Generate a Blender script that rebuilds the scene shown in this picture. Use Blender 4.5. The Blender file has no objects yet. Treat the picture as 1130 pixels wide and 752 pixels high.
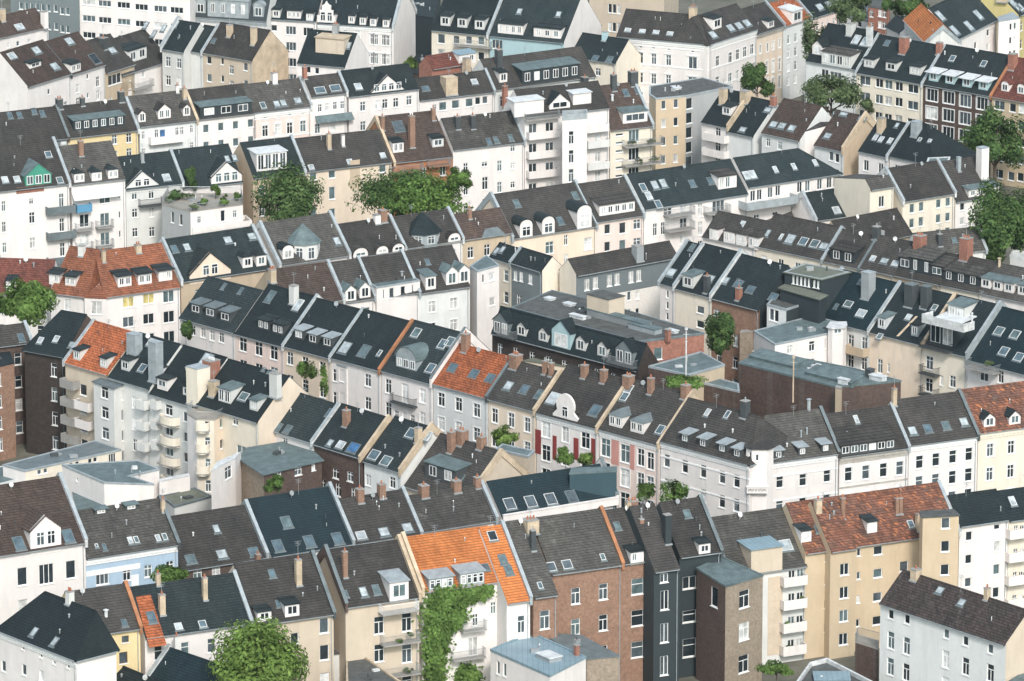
VERB = 0
import bpy, math, random
from mathutils import Vector, Matrix
from mathutils.bvhtree import BVHTree

random.seed(7)
scene = bpy.context.scene
COL = scene.collection
PI = math.pi
# ------------------------------------------------------------------ camera (a long lens high on a tower)
CAM = Vector((0, 0, 215.0)); PITCH = math.radians(15.0); F = 6430.0; CX, CY, PW, PH = 565.0, 376.0, 1130.0, 752.0
FWD = Vector((0, math.cos(PITCH), -math.sin(PITCH))); UPV = Vector((0, math.sin(PITCH), math.cos(PITCH))); RGT = Vector((1, 0, 0))
UPZ = Vector((0, 0, 1))
def ray(p): return (RGT*((p[0]-CX)/F) + UPV*((CY-p[1])/F) + FWD).normalized()
def on_plane(p, P0, n):
    d = ray(p); return CAM + d*((P0-CAM).dot(n)/d.dot(n))
def on_z(p, Z): return on_plane(p, Vector((0, 0, Z)), UPZ)
def proj(P):
    v = P-CAM; w = v.dot(FWD); return (CX+F*v.dot(RGT)/w, CY-F*v.dot(UPV)/w, w)
ZONES = dict(A1=(0,0,3.76),A2=(280,0,3.76),A3=(560,0,3.76),A4=(830,0,3.76),B1=(0,180,3.76),B2=(280,180,3.76),B3=(560,180,3.76),
  B4=(830,180,3.76),C1=(0,360,3.76),C2=(280,360,3.76),C3=(560,360,3.76),C4=(830,360,3.76),D1=(0,552,3.76),D2=(280,552,3.76),
  D3=(560,552,3.76),D4=(830,552,3.76),E1=(0,330,6.267),E2=(100,340,4.7),E3=(0,440,4.7),E4=(740,230,4.7),E5=(890,230,4.7),
  E6=(890,340,4.7),E7=(790,340,5.371),F1=(790,80,4.7),F2=(920,100,5.371),F3=(920,0,5.371),F4=(800,0,6.267),F5=(500,0,5.371),
  F6=(0,0,5.371),F7=(180,0,5.371),G1=(530,260,4.178),G2=(640,150,3.76),G3=(530,60,3.76),G4=(430,460,4.178),G5=(430,572,4.178),
  G6=(820,480,3.581),G7=(700,380,4.7),P=(0,0,1.0))
# every measured point is written in the pixels of an enlarged crop; px() gives the photograph's pixel
def px(zone, p):
    X0, Y0, s = ZONES[zone]; return (X0+p[0]/s, Y0+p[1]/s)

# ------------------------------------------------------------------ materials
MATS = {}
class NT:
    def __init__(s, name):
        s.m = bpy.data.materials.new(name); s.m.use_nodes = True; s.t = s.m.node_tree; s.t.nodes.clear()
        s.out = s.n('ShaderNodeOutputMaterial')
    def n(s, typ, **kw):
        nd = s.t.nodes.new(typ)
        for k, v in kw.items(): setattr(nd, k, v)
        return nd
    def put(s, sock, v):
        if isinstance(v, bpy.types.NodeSocket): s.t.links.new(v, sock)
        elif isinstance(v, (tuple, list)) and len(v) == 3 and sock.type == 'RGBA': sock.default_value = (*v, 1)
        else: sock.default_value = v
    def math(s, op, a, b=0.0, c=0.0, clamp=False):
        nd = s.n('ShaderNodeMath', operation=op, use_clamp=clamp)
        s.put(nd.inputs[0], a); s.put(nd.inputs[1], b); s.put(nd.inputs[2], c); return nd.outputs[0]
    def mix(s, f, a, b, typ='MIX'):
        nd = s.n('ShaderNodeMix', data_type='RGBA', blend_type=typ)
        s.put(nd.inputs[0], f); s.put(nd.inputs[6], a); s.put(nd.inputs[7], b); return nd.outputs[2]
    def noise(s, vec, scale, detail=3, rough=.55):
        nd = s.n('ShaderNodeTexNoise'); s.put(nd.inputs['Vector'], vec); s.put(nd.inputs['Scale'], scale)
        s.put(nd.inputs['Detail'], detail); s.put(nd.inputs['Roughness'], rough); return nd.outputs[0]
    def ramp(s, v, a, b, lo=0.0, hi=1.0):
        nd = s.n('ShaderNodeMapRange'); s.put(nd.inputs[0], v)
        for i, q in enumerate((a, b, lo, hi)): s.put(nd.inputs[1+i], q)
        return nd.outputs[0]
    def comb(s, x, y, z):
        nd = s.n('ShaderNodeCombineXYZ')
        for i, q in enumerate((x, y, z)): s.put(nd.inputs[i], q)
        return nd.outputs[0]
    def coords(s):
        tc = s.n('ShaderNodeTexCoord'); sp = s.n('ShaderNodeSeparateXYZ'); s.t.links.new(tc.outputs['Object'], sp.inputs[0])
        oi = s.n('ShaderNodeObjectInfo'); rnd = oi.outputs['Random']
        off = s.n('ShaderNodeVectorMath', operation='ADD'); s.t.links.new(tc.outputs['Object'], off.inputs[0])
        r = s.math('MULTIPLY', rnd, 173.0); s.t.links.new(s.comb(r, r, 0.0), off.inputs[1])
        return sp.outputs[0], sp.outputs[1], sp.outputs[2], off.outputs[0], rnd
    def surf(s, col, rough=.8, bump=None, bstr=.3, bdist=.03, spec=.5, metal=0.0):
        b = s.n('ShaderNodeBsdfPrincipled'); s.put(b.inputs['Base Color'], col); s.put(b.inputs['Roughness'], rough)
        s.put(b.inputs['Specular IOR Level'], spec); s.put(b.inputs['Metallic'], metal)
        if bump is not None:
            bp = s.n('ShaderNodeBump'); s.put(bp.inputs['Strength'], bstr); s.put(bp.inputs['Distance'], bdist); s.put(bp.inputs['Height'], bump)
            s.t.links.new(bp.outputs[0], b.inputs['Normal'])
        s.t.links.new(b.outputs[0], s.out.inputs['Surface']); return s.m
def mul(c, k): return tuple(min(1, x*k) for x in c)

def tile_mat(name, base, alt, moss, mossc, var=.22, rough=.85, repair=None):
    N = NT(name); x, y, z, v, rnd = N.coords()
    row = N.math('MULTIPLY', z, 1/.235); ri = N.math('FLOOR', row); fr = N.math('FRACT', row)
    hx = N.math('ADD', N.math('MULTIPLY', N.math('ADD', x, y), 1/.25), N.math('MULTIPLY', N.math('MODULO', ri, 2.0), .5)); ci = N.math('FLOOR', hx); cf = N.math('FRACT', hx)
    wn = N.n('ShaderNodeTexWhiteNoise', noise_dimensions='3D'); N.put(wn.inputs['Vector'], N.comb(ci, ri, N.math('MULTIPLY', rnd, 91.0)))
    tv = wn.outputs[0]
    big = N.noise(v, .32, 4, .6); mid = N.noise(v, 1.3, 4, .65)
    sc = N.n('ShaderNodeVectorMath', operation='MULTIPLY'); N.put(sc.inputs[0], v); sc.inputs[1].default_value = (1.1, .3, .3)
    streak = N.noise(sc.outputs[0], 1.0, 3, .6)
    col = N.mix(N.ramp(big, .3, .7), base, alt)
    k = N.math('ADD', N.math('MULTIPLY', N.math('SUBTRACT', tv, .5), var*2), 1.0)
    k = N.math('MULTIPLY', k, N.ramp(streak, .25, .75, .80, 1.2))
    k = N.math('MULTIPLY', k, N.ramp(rnd, 0, 1, .82, 1.22))
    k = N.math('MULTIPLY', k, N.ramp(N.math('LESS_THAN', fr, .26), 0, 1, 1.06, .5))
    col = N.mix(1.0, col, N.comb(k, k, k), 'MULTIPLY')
    mm = N.math('MULTIPLY', N.ramp(mid, .55, .72), N.ramp(big, .35, .62))
    col = N.mix(N.math('MULTIPLY', mm, moss), col, mossc)
    if repair:
        col = N.mix(N.math('MULTIPLY', N.math('GREATER_THAN', tv, .9), N.ramp(mid, .4, .6)), col, repair)
    h = N.math('ADD', N.math('MULTIPLY', fr, -.8), N.math('MULTIPLY', N.math('ABSOLUTE', N.math('SUBTRACT', cf, .5)), .9))
    MATS[name] = N.surf(col, rough, h, .55, .05, .35)
def plaster(name, c, dirt=.4, dirtc=None, rough=.85):
    N = NT(name); x, y, z, v, rnd = N.coords()
    sc = N.n('ShaderNodeVectorMath', operation='MULTIPLY'); N.put(sc.inputs[0], v); sc.inputs[1].default_value = (.9, .9, .2)
    st = N.noise(sc.outputs[0], 1.1, 4, .6); bl = N.noise(v, .45, 4, .6); fine = N.noise(v, 7, 3, .7)
    k = N.math('MULTIPLY', N.ramp(rnd, 0, 1, .93, 1.04), N.ramp(fine, .2, .8, .95, 1.05))
    k = N.math('MULTIPLY', k, N.ramp(bl, .3, .7, .93, 1.05))
    col = N.mix(1.0, c, N.comb(k, k, k), 'MULTIPLY')
    f = N.math('MULTIPLY', N.math('MULTIPLY', N.ramp(st, .48, .78), N.ramp(bl, .3, .65)), dirt)
    col = N.mix(f, col, dirtc or mul(c, .45))
    MATS[name] = N.surf(col, rough, fine, .15, .01, .3)
def brick(name, c1, c2, mortar, dirtc, dirt=.5):
    N = NT(name); x, y, z, v, rnd = N.coords()
    bt = N.n('ShaderNodeTexBrick'); N.put(bt.inputs['Vector'], N.comb(N.math('ADD', x, y), z, 0.0)); bt.inputs['Scale'].default_value = 1.0
    bt.inputs['Brick Width'].default_value = .27; bt.inputs['Row Height'].default_value = .09; bt.inputs['Mortar Size'].default_value = .012
    N.put(bt.inputs['Color1'], c1); N.put(bt.inputs['Color2'], c2); N.put(bt.inputs['Mortar'], mortar); bt.inputs['Bias'].default_value = -.1
    bl = N.noise(v, .5, 5, .65); md = N.noise(v, 2.6, 4, .7)
    k = N.ramp(md, .25, .75, .68, 1.32)
    col = N.mix(1.0, bt.outputs[0], N.comb(k, k, k), 'MULTIPLY')
    col = N.mix(N.math('MULTIPLY', N.ramp(bl, .45, .75), dirt), col, dirtc)
    MATS[name] = N.surf(col, .9, bt.outputs[1], -.3, .01, .25)
def flat_mat(name, c, var=.25, rough=.7, metal=0.0, scale=.6, seam=0.0):
    N = NT(name); x, y, z, v, rnd = N.coords()
    a = N.noise(v, scale, 5, .62); b = N.noise(v, scale*6, 3, .6)
    k = N.math('MULTIPLY', N.ramp(a, .25, .75, 1-var, 1+var), N.ramp(b, .25, .75, 1-var*.4, 1+var*.4))
    if seam: k = N.math('MULTIPLY', k, N.ramp(N.math('LESS_THAN', N.math('FRACT', N.math('MULTIPLY', x, 1/seam)), .1), 0, 1, 1.0, .72))
    MATS[name] = N.surf(N.mix(1.0, c, N.comb(k, k, k), 'MULTIPLY'), rough, b, .15, .02, .4, metal)

tile_mat('dk', (.014,.024,.028), (.024,.033,.035), .3, (.052,.064,.060), var=.17)
tile_mat('bk', (.009,.017,.021), (.015,.024,.027), .25, (.034,.045,.044), var=.16)
tile_mat('tl', (.005,.017,.022), (.008,.021,.027), .05, (.03,.05,.06), var=.14, rough=.7)
tile_mat('br', (.036,.034,.033), (.057,.052,.048), .45, (.092,.088,.078), var=.18)
tile_mat('bn', (.075,.051,.042), (.056,.042,.037), .4, (.10,.09,.08), var=.26)
tile_mat('gm', (.053,.051,.048), (.077,.072,.066), .8, (.15,.148,.136), var=.2)
tile_mat('red', (.34,.10,.040), (.235,.075,.036), .4, (.14,.085,.055), var=.3)
tile_mat('rd2', (.235,.085,.044), (.155,.062,.038), .5, (.14,.095,.07), var=.26)
tile_mat('rw', (.175,.070,.042), (.080,.046,.038), .85, (.15,.125,.105), var=.36, repair=(.42,.15,.06))
tile_mat('rb', (.15,.050,.035), (.10,.040,.034), .4, (.09,.07,.06), var=.3)
tile_mat('or', (.50,.175,.055), (.44,.145,.046), .3, (.35,.14,.06), var=.16)
tile_mat('rs', (.055,.040,.036), (.036,.031,.030), .85, (.135,.112,.098), var=.36)
plaster('white', (.77,.725,.70)); plaster('bluew', (.69,.70,.69)); plaster('lochre', (.62,.50,.36), .4, (.40,.30,.19)); plaster('cream', (.76,.69,.58)); plaster('pink', (.78,.64,.58))
plaster('peach', (.74,.62,.50)); plaster('ochre', (.57,.455,.32), .6, (.33,.25,.16)); plaster('beige', (.58,.49,.39), .5, (.33,.27,.21)); plaster('yellow', (.72,.58,.33))
plaster('grey', (.40,.41,.41), .4); plaster('ltgrey', (.58,.58,.56), .4); plaster('dgrey', (.085,.10,.11), .3); plaster('blue', (.37,.48,.59)); plaster('teal', (.40,.55,.58))
plaster('slate', (.036,.047,.053), .25, rough=.6); plaster('slatet', (.045,.085,.105), .3, rough=.6); plaster('slateg', (.17,.20,.21), .25, rough=.7); plaster('yolk', (.55,.47,.22)); plaster('tanw', (.52,.42,.31), .6, (.28,.22,.16))
plaster('rosy', (.56,.28,.24)); plaster('wine', (.26,.05,.045)); plaster('fog', (.66,.66,.64), .4, (.38,.37,.35))
brick('brk', (.27,.145,.098), (.205,.112,.080), (.34,.25,.19), (.17,.10,.075)); brick('brd', (.105,.062,.050), (.075,.048,.042), (.13,.11,.10), (.045,.035,.032))
brick('bkb', (.060,.043,.036), (.042,.033,.030), (.055,.05,.05), (.02,.018,.018)); brick('brt', (.30,.24,.18), (.24,.19,.15), (.32,.28,.23), (.17,.14,.11)); brick('brc', (.36,.13,.085), (.28,.10,.07), (.30,.22,.18), (.15,.08,.06))
flat_mat('zn', (.36,.40,.42), .25, .5, .2, 1.2); flat_mat('znd', (.15,.18,.19), .3, .6, .15, .9); flat_mat('gz', (.115,.155,.16), .38, .7, 0, .9); flat_mat('bt', (.085,.088,.085), .45, .9, 0, .9); flat_mat('bf', (.22,.31,.36), .15, .5, 0, .5, .6)
flat_mat('grn', (.14,.15,.12), .3, .9); flat_mat('pw', (.56,.57,.57), .32, .8, 0, 1.2); flat_mat('tan', (.50,.40,.29), .3, .85); flat_mat('lid', (.60,.62,.63), .25, .6, 0, 1.2); flat_mat('dkg', (.06,.068,.072), .25, .75); flat_mat('orb', (.36,.16,.08), .35, .85)
flat_mat('wood', (.26,.15,.09), .25, .8); flat_mat('frame', (.80,.80,.79), .05, .5); flat_mat('oldpaint', (.60,.50,.39), .15, .85); flat_mat('brownframe', (.14,.08,.05), .1, .5); flat_mat('darkmetal', (.05,.055,.06), .1, .5, .3); flat_mat('steel', (.45,.47,.48), .1, .4, .6)
flat_mat('stone', (.42,.39,.35), .25, .85); flat_mat('concrete', (.30,.29,.275), .25, .9); flat_mat('asphalt', (.05,.05,.052), .3, .9); flat_mat('yard', (.13,.125,.10), .45, .95, 0, .08); flat_mat('terracotta', (.38,.15,.08), .2, .8); flat_mat('bluecloth', (.10,.27,.42), .1, .8); flat_mat('greenpaint', (.06,.28,.20), .1, .5); flat_mat('shutter', (.17,.25,.22), .1, .7); flat_mat('deck', (.33,.30,.26), .2, .85)
flat_mat('white_paint', (.80,.80,.79), .06, .6); flat_mat('red_cloth', (.40,.05,.05), .1, .8); flat_mat('lead', (.30,.32,.33), .1, .6)
def glass(name, c, rough=.06):
    N = NT(name); x, y, z, v, rnd = N.coords()
    k = N.ramp(N.noise(v, 1.1, 2), .3, .7, .65, 1.4)
    MATS[name] = N.surf(N.mix(1.0, c, N.comb(k, k, k), 'MULTIPLY'), rough, spec=.6)
glass('glass', (.022,.030,.036)); glass('glassm', (.075,.095,.108)); glass('glasst', (.10,.14,.15)); glass('curtain', (.46,.46,.45), .25); glass('blind', (.62,.63,.62), .4); glass('skyglass', (.085,.125,.15), .1); glass('skypale', (.36,.40,.42), .25); glass('ygl', (.50,.42,.17), .2); glass('blueglass', (.05,.13,.27), .1)
def foliage(name, c1, c2):
    N = NT(name); geo = N.n('ShaderNodeNewGeometry'); x, y, z, v, rnd = N.coords()
    col = N.mix(geo.outputs['Random Per Island'], c1, c2)
    k = N.ramp(N.noise(v, .55, 4), .3, .7, .5, 1.5); col = N.mix(1.0, col, N.comb(k, k, k), 'MULTIPLY')
    d = N.n('ShaderNodeBsdfDiffuse'); t = N.n('ShaderNodeBsdfTranslucent'); N.put(d.inputs[0], col); N.put(t.inputs[0], col)
    ms = N.n('ShaderNodeMixShader'); ms.inputs[0].default_value = .38
    N.t.links.new(d.outputs[0], ms.inputs[1]); N.t.links.new(t.outputs[0], ms.inputs[2]); N.t.links.new(ms.outputs[0], N.out.inputs['Surface'])
    MATS[name] = N.m
foliage('leaf_willow', (.065,.12,.045), (.15,.22,.085)); foliage('leaf_dark', (.05,.10,.038), (.14,.215,.075)); foliage('leaf_mid', (.085,.155,.042), (.19,.29,.085)); foliage('leaf_bright', (.11,.18,.045), (.22,.315,.09)); foliage('leaf_dull', (.085,.13,.062), (.18,.23,.11))
flat_mat('bark', (.09,.07,.055), .3, .95)

# ------------------------------------------------------------------ meshes and objects
class MB:
    def __init__(s): s.v = []; s.f = []; s.m = []
    def face(s, pts, m=0):
        i = len(s.v); s.v += [tuple(p) for p in pts]; s.f.append(tuple(range(i, i+len(pts)))); s.m.append(m)
    def box(s, x0, x1, y0, y1, z0, z1, m=0):
        i = len(s.v)
        s.v += [(x0,y0,z0),(x1,y0,z0),(x1,y1,z0),(x0,y1,z0),(x0,y0,z1),(x1,y0,z1),(x1,y1,z1),(x0,y1,z1)]
        for q in ((0,3,2,1),(4,5,6,7),(0,1,5,4),(1,2,6,5),(2,3,7,6),(3,0,4,7)): s.f.append(tuple(i+k for k in q)); s.m.append(m)
    def prism(s, poly, x0, x1, m=0):          # poly in (y, z), extruded along x
        n = len(poly); i = len(s.v)
        s.v += [(x0, p[0], p[1]) for p in poly]+[(x1, p[0], p[1]) for p in poly]
        s.f.append(tuple(i+k for k in range(n))); s.m.append(m); s.f.append(tuple(i+n+k for k in reversed(range(n)))); s.m.append(m)
        for k in range(n): s.f.append((i+k, i+n+k, i+n+(k+1) % n, i+(k+1) % n)); s.m.append(m)
    def prismy(s, poly, y0, y1, m=0):         # poly in (x, z), extruded along y
        n = len(poly); i = len(s.v)
        s.v += [(p[0], y0, p[1]) for p in poly]+[(p[0], y1, p[1]) for p in poly]
        s.f.append(tuple(i+k for k in range(n))); s.m.append(m); s.f.append(tuple(i+n+k for k in reversed(range(n)))); s.m.append(m)
        for k in range(n): s.f.append((i+k, i+n+k, i+n+(k+1) % n, i+(k+1) % n)); s.m.append(m)
    def prismz(s, poly, z0, z1, m=0, zt=None):         # poly in (x, y); z1 may be a list
        n = len(poly); i = len(s.v); zs = z1 if isinstance(z1, (list, tuple)) else [z1]*n; zb = z0 if isinstance(z0, (list, tuple)) else [z0]*n
        s.v += [(p[0], p[1], zb[k]) for k, p in enumerate(poly)]+[(p[0], p[1], zs[k]) for k, p in enumerate(poly)]
        s.f.append(tuple(i+k for k in reversed(range(n)))); s.m.append(m); s.f.append(tuple(i+n+k for k in range(n))); s.m.append(m)
        for k in range(n): s.f.append((i+k, i+(k+1) % n, i+n+(k+1) % n, i+n+k)); s.m.append(m)
    def tube(s, a, b, r0, r1=None, n=8, m=0, caps=True):
        a = Vector(a); b = Vector(b); r1 = r0 if r1 is None else r1; d = (b-a).normalized()
        t = d.cross(Vector((0, 0, 1)) if abs(d.z) < .9 else Vector((1, 0, 0))).normalized(); w = d.cross(t); i = len(s.v)
        for c, r in ((a, r0), (b, r1)):
            for k in range(n): s.v.append(tuple(c+t*(r*math.cos(2*PI*k/n))+w*(r*math.sin(2*PI*k/n))))
        for k in range(n): s.f.append((i+k, i+(k+1) % n, i+n+(k+1) % n, i+n+k)); s.m.append(m)
        if caps: s.f.append(tuple(i+k for k in reversed(range(n)))); s.m.append(m); s.f.append(tuple(i+n+k for k in range(n))); s.m.append(m)
    def mesh(s, name, mats):
        me = bpy.data.meshes.new(name); me.from_pydata(s.v, [], s.f)
        for q in ([mats] if isinstance(mats, str) else mats): me.materials.append(MATS[q])
        if any(s.m): me.polygons.foreach_set('material_index', s.m)
        me.update(); return me
def put(name, me, parent=None, M=None):
    o = bpy.data.objects.new(name, me); COL.objects.link(o)
    if parent: o.parent = parent
    if M is not None: o.matrix_basis = M
    return o
def tag(o, label, cat, group=None, kind=None):
    if label: o['label'] = label
    if cat: o['category'] = cat
    if group: o['group'] = group
    if kind: o['kind'] = kind
    return o
def facade(mb, x0, x1, z0, z1, holes, dep, m=0):
    hs = [h for h in holes if h[0] > x0+.02 and h[1] < x1-.02 and h[2] > z0+.02 and h[3] < z1-.02]
    xs = sorted({x0, x1, *[h[0] for h in hs], *[h[1] for h in hs]}); zs = sorted({z0, z1, *[h[2] for h in hs], *[h[3] for h in hs]})
    for j in range(len(zs)-1):
        run = None
        for i in range(len(xs)):
            solid = False
            if i < len(xs)-1:
                cx = (xs[i]+xs[i+1])/2; cz = (zs[j]+zs[j+1])/2
                solid = not any(h[0] < cx < h[1] and h[2] < cz < h[3] for h in hs)
            if solid and run is None: run = xs[i]
            if not solid and run is not None:
                mb.face([(run,0,zs[j]),(xs[i],0,zs[j]),(xs[i],0,zs[j+1]),(run,0,zs[j+1])], m); run = None
    for a, b, c, d in hs:
        mb.face([(a,0,c),(a,0,d),(a,dep,d),(a,dep,c)], m); mb.face([(b,0,d),(b,0,c),(b,dep,c),(b,dep,d)], m)
        mb.face([(a,0,d),(b,0,d),(b,dep,d),(a,dep,d)], m); mb.face([(b,0,c),(a,0,c),(a,dep,c),(b,dep,c)], m)
    return hs
DEP = .16
WCACHE = {}
def bars(mb, w, h, st, y0, y1, m=0, t=.075):
    mb.box(-w/2, -w/2+t, y0, y1, 0, h, m); mb.box(w/2-t, w/2, y0, y1, 0, h, m)
    mb.box(-w/2+t, w/2-t, y0, y1, 0, t, m); mb.box(-w/2+t, w/2-t, y0, y1, h-t, h, m)
    if st in 'cTd': mb.box(-t*.6, t*.6, y0+.004, y1, t, (h*.66 if st == 'T' else h-t), m)
    if st in 'cT': mb.box(-w/2+t, w/2-t, y0+.002, y1, h*.66, h*.66+t*1.1, m)
    if st == 't':
        for q in (-w/6, w/6): mb.box(q-t*.5, q+t*.5, y0+.004, y1, t, h-t, m)
    if st == 'h': mb.box(-w/2+t, w/2-t, y0+.002, y1, h*.62, h*.62+t, m)
def win_meshes(w, h, st, fr, gl, sur):
    w = round(w*20)/20; h = round(h*20)/20; key = (w, h, st, fr, sur)
    if key not in WCACHE:
        mb = MB(); bars(mb, w, h, st, DEP-.07, DEP+.02)
        mb.box(-w/2-.08, w/2+.08, -.09, -.002, -.10, -.015, 1); mb.box(-w/2, w/2, -.002, DEP-.07, -.0, .012, 1)
        if sur:
            t = .14
            mb.box(-w/2-t, -w/2, -.035, -.002, 0, h, 2); mb.box(w/2, w/2+t, -.035, -.002, 0, h, 2); mb.box(-w/2-t, w/2+t, -.035, -.002, h, h+t, 2)
            if sur == 2: mb.box(-w/2-t-.08, w/2+t+.08, -.14, -.002, h+t+.002, h+t+.16, 2)
            if sur == 3:
                r = w/2+t
                mb.prismy([(r*math.cos(PI*k/10), h+t+.002+r*.55*math.sin(PI*k/10)) for k in range(11)], -.08, -.002, 2)
        WCACHE[key] = mb.mesh('window', [fr, 'white_paint', 'white_paint'])
    k2 = ('p', w, h, gl)
    if k2 not in WCACHE:
        mb = MB(); mb.box(-w/2+.01, w/2-.01, DEP-.03, DEP, .01, h-.01); WCACHE[k2] = mb.mesh('pane', gl)
    return WCACHE[key], WCACHE[k2], w, h
def pick_glass(r, lite=.14):
    q = r.random()
    return 'curtain' if q < lite*.5 else 'blind' if q < lite else 'glassm' if q < .42 else 'glasst' if q < .55 else 'glass'
OCC_V = []; OCC_F = []
def occ(pts):
    i = len(OCC_V); OCC_V.extend(Vector(p) for p in pts); OCC_F.append(tuple(range(i, i+len(pts))))
VIEWS = [CAM, CAM+Vector((25, 0, 0)), CAM+Vector((-25, 0, 0)), CAM+Vector((0, 8, 12))]
def seen(P, bvh, slack=.6):
    q = proj(P)
    if not (-14 < q[0] < PW+14 and -10 < q[1] < PH+10): return False
    for c in VIEWS:
        d = P-c; L = d.length; hit = bvh.ray_cast(c, d/L, L-slack)
        if hit[0] is None: return True
    return False

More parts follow.
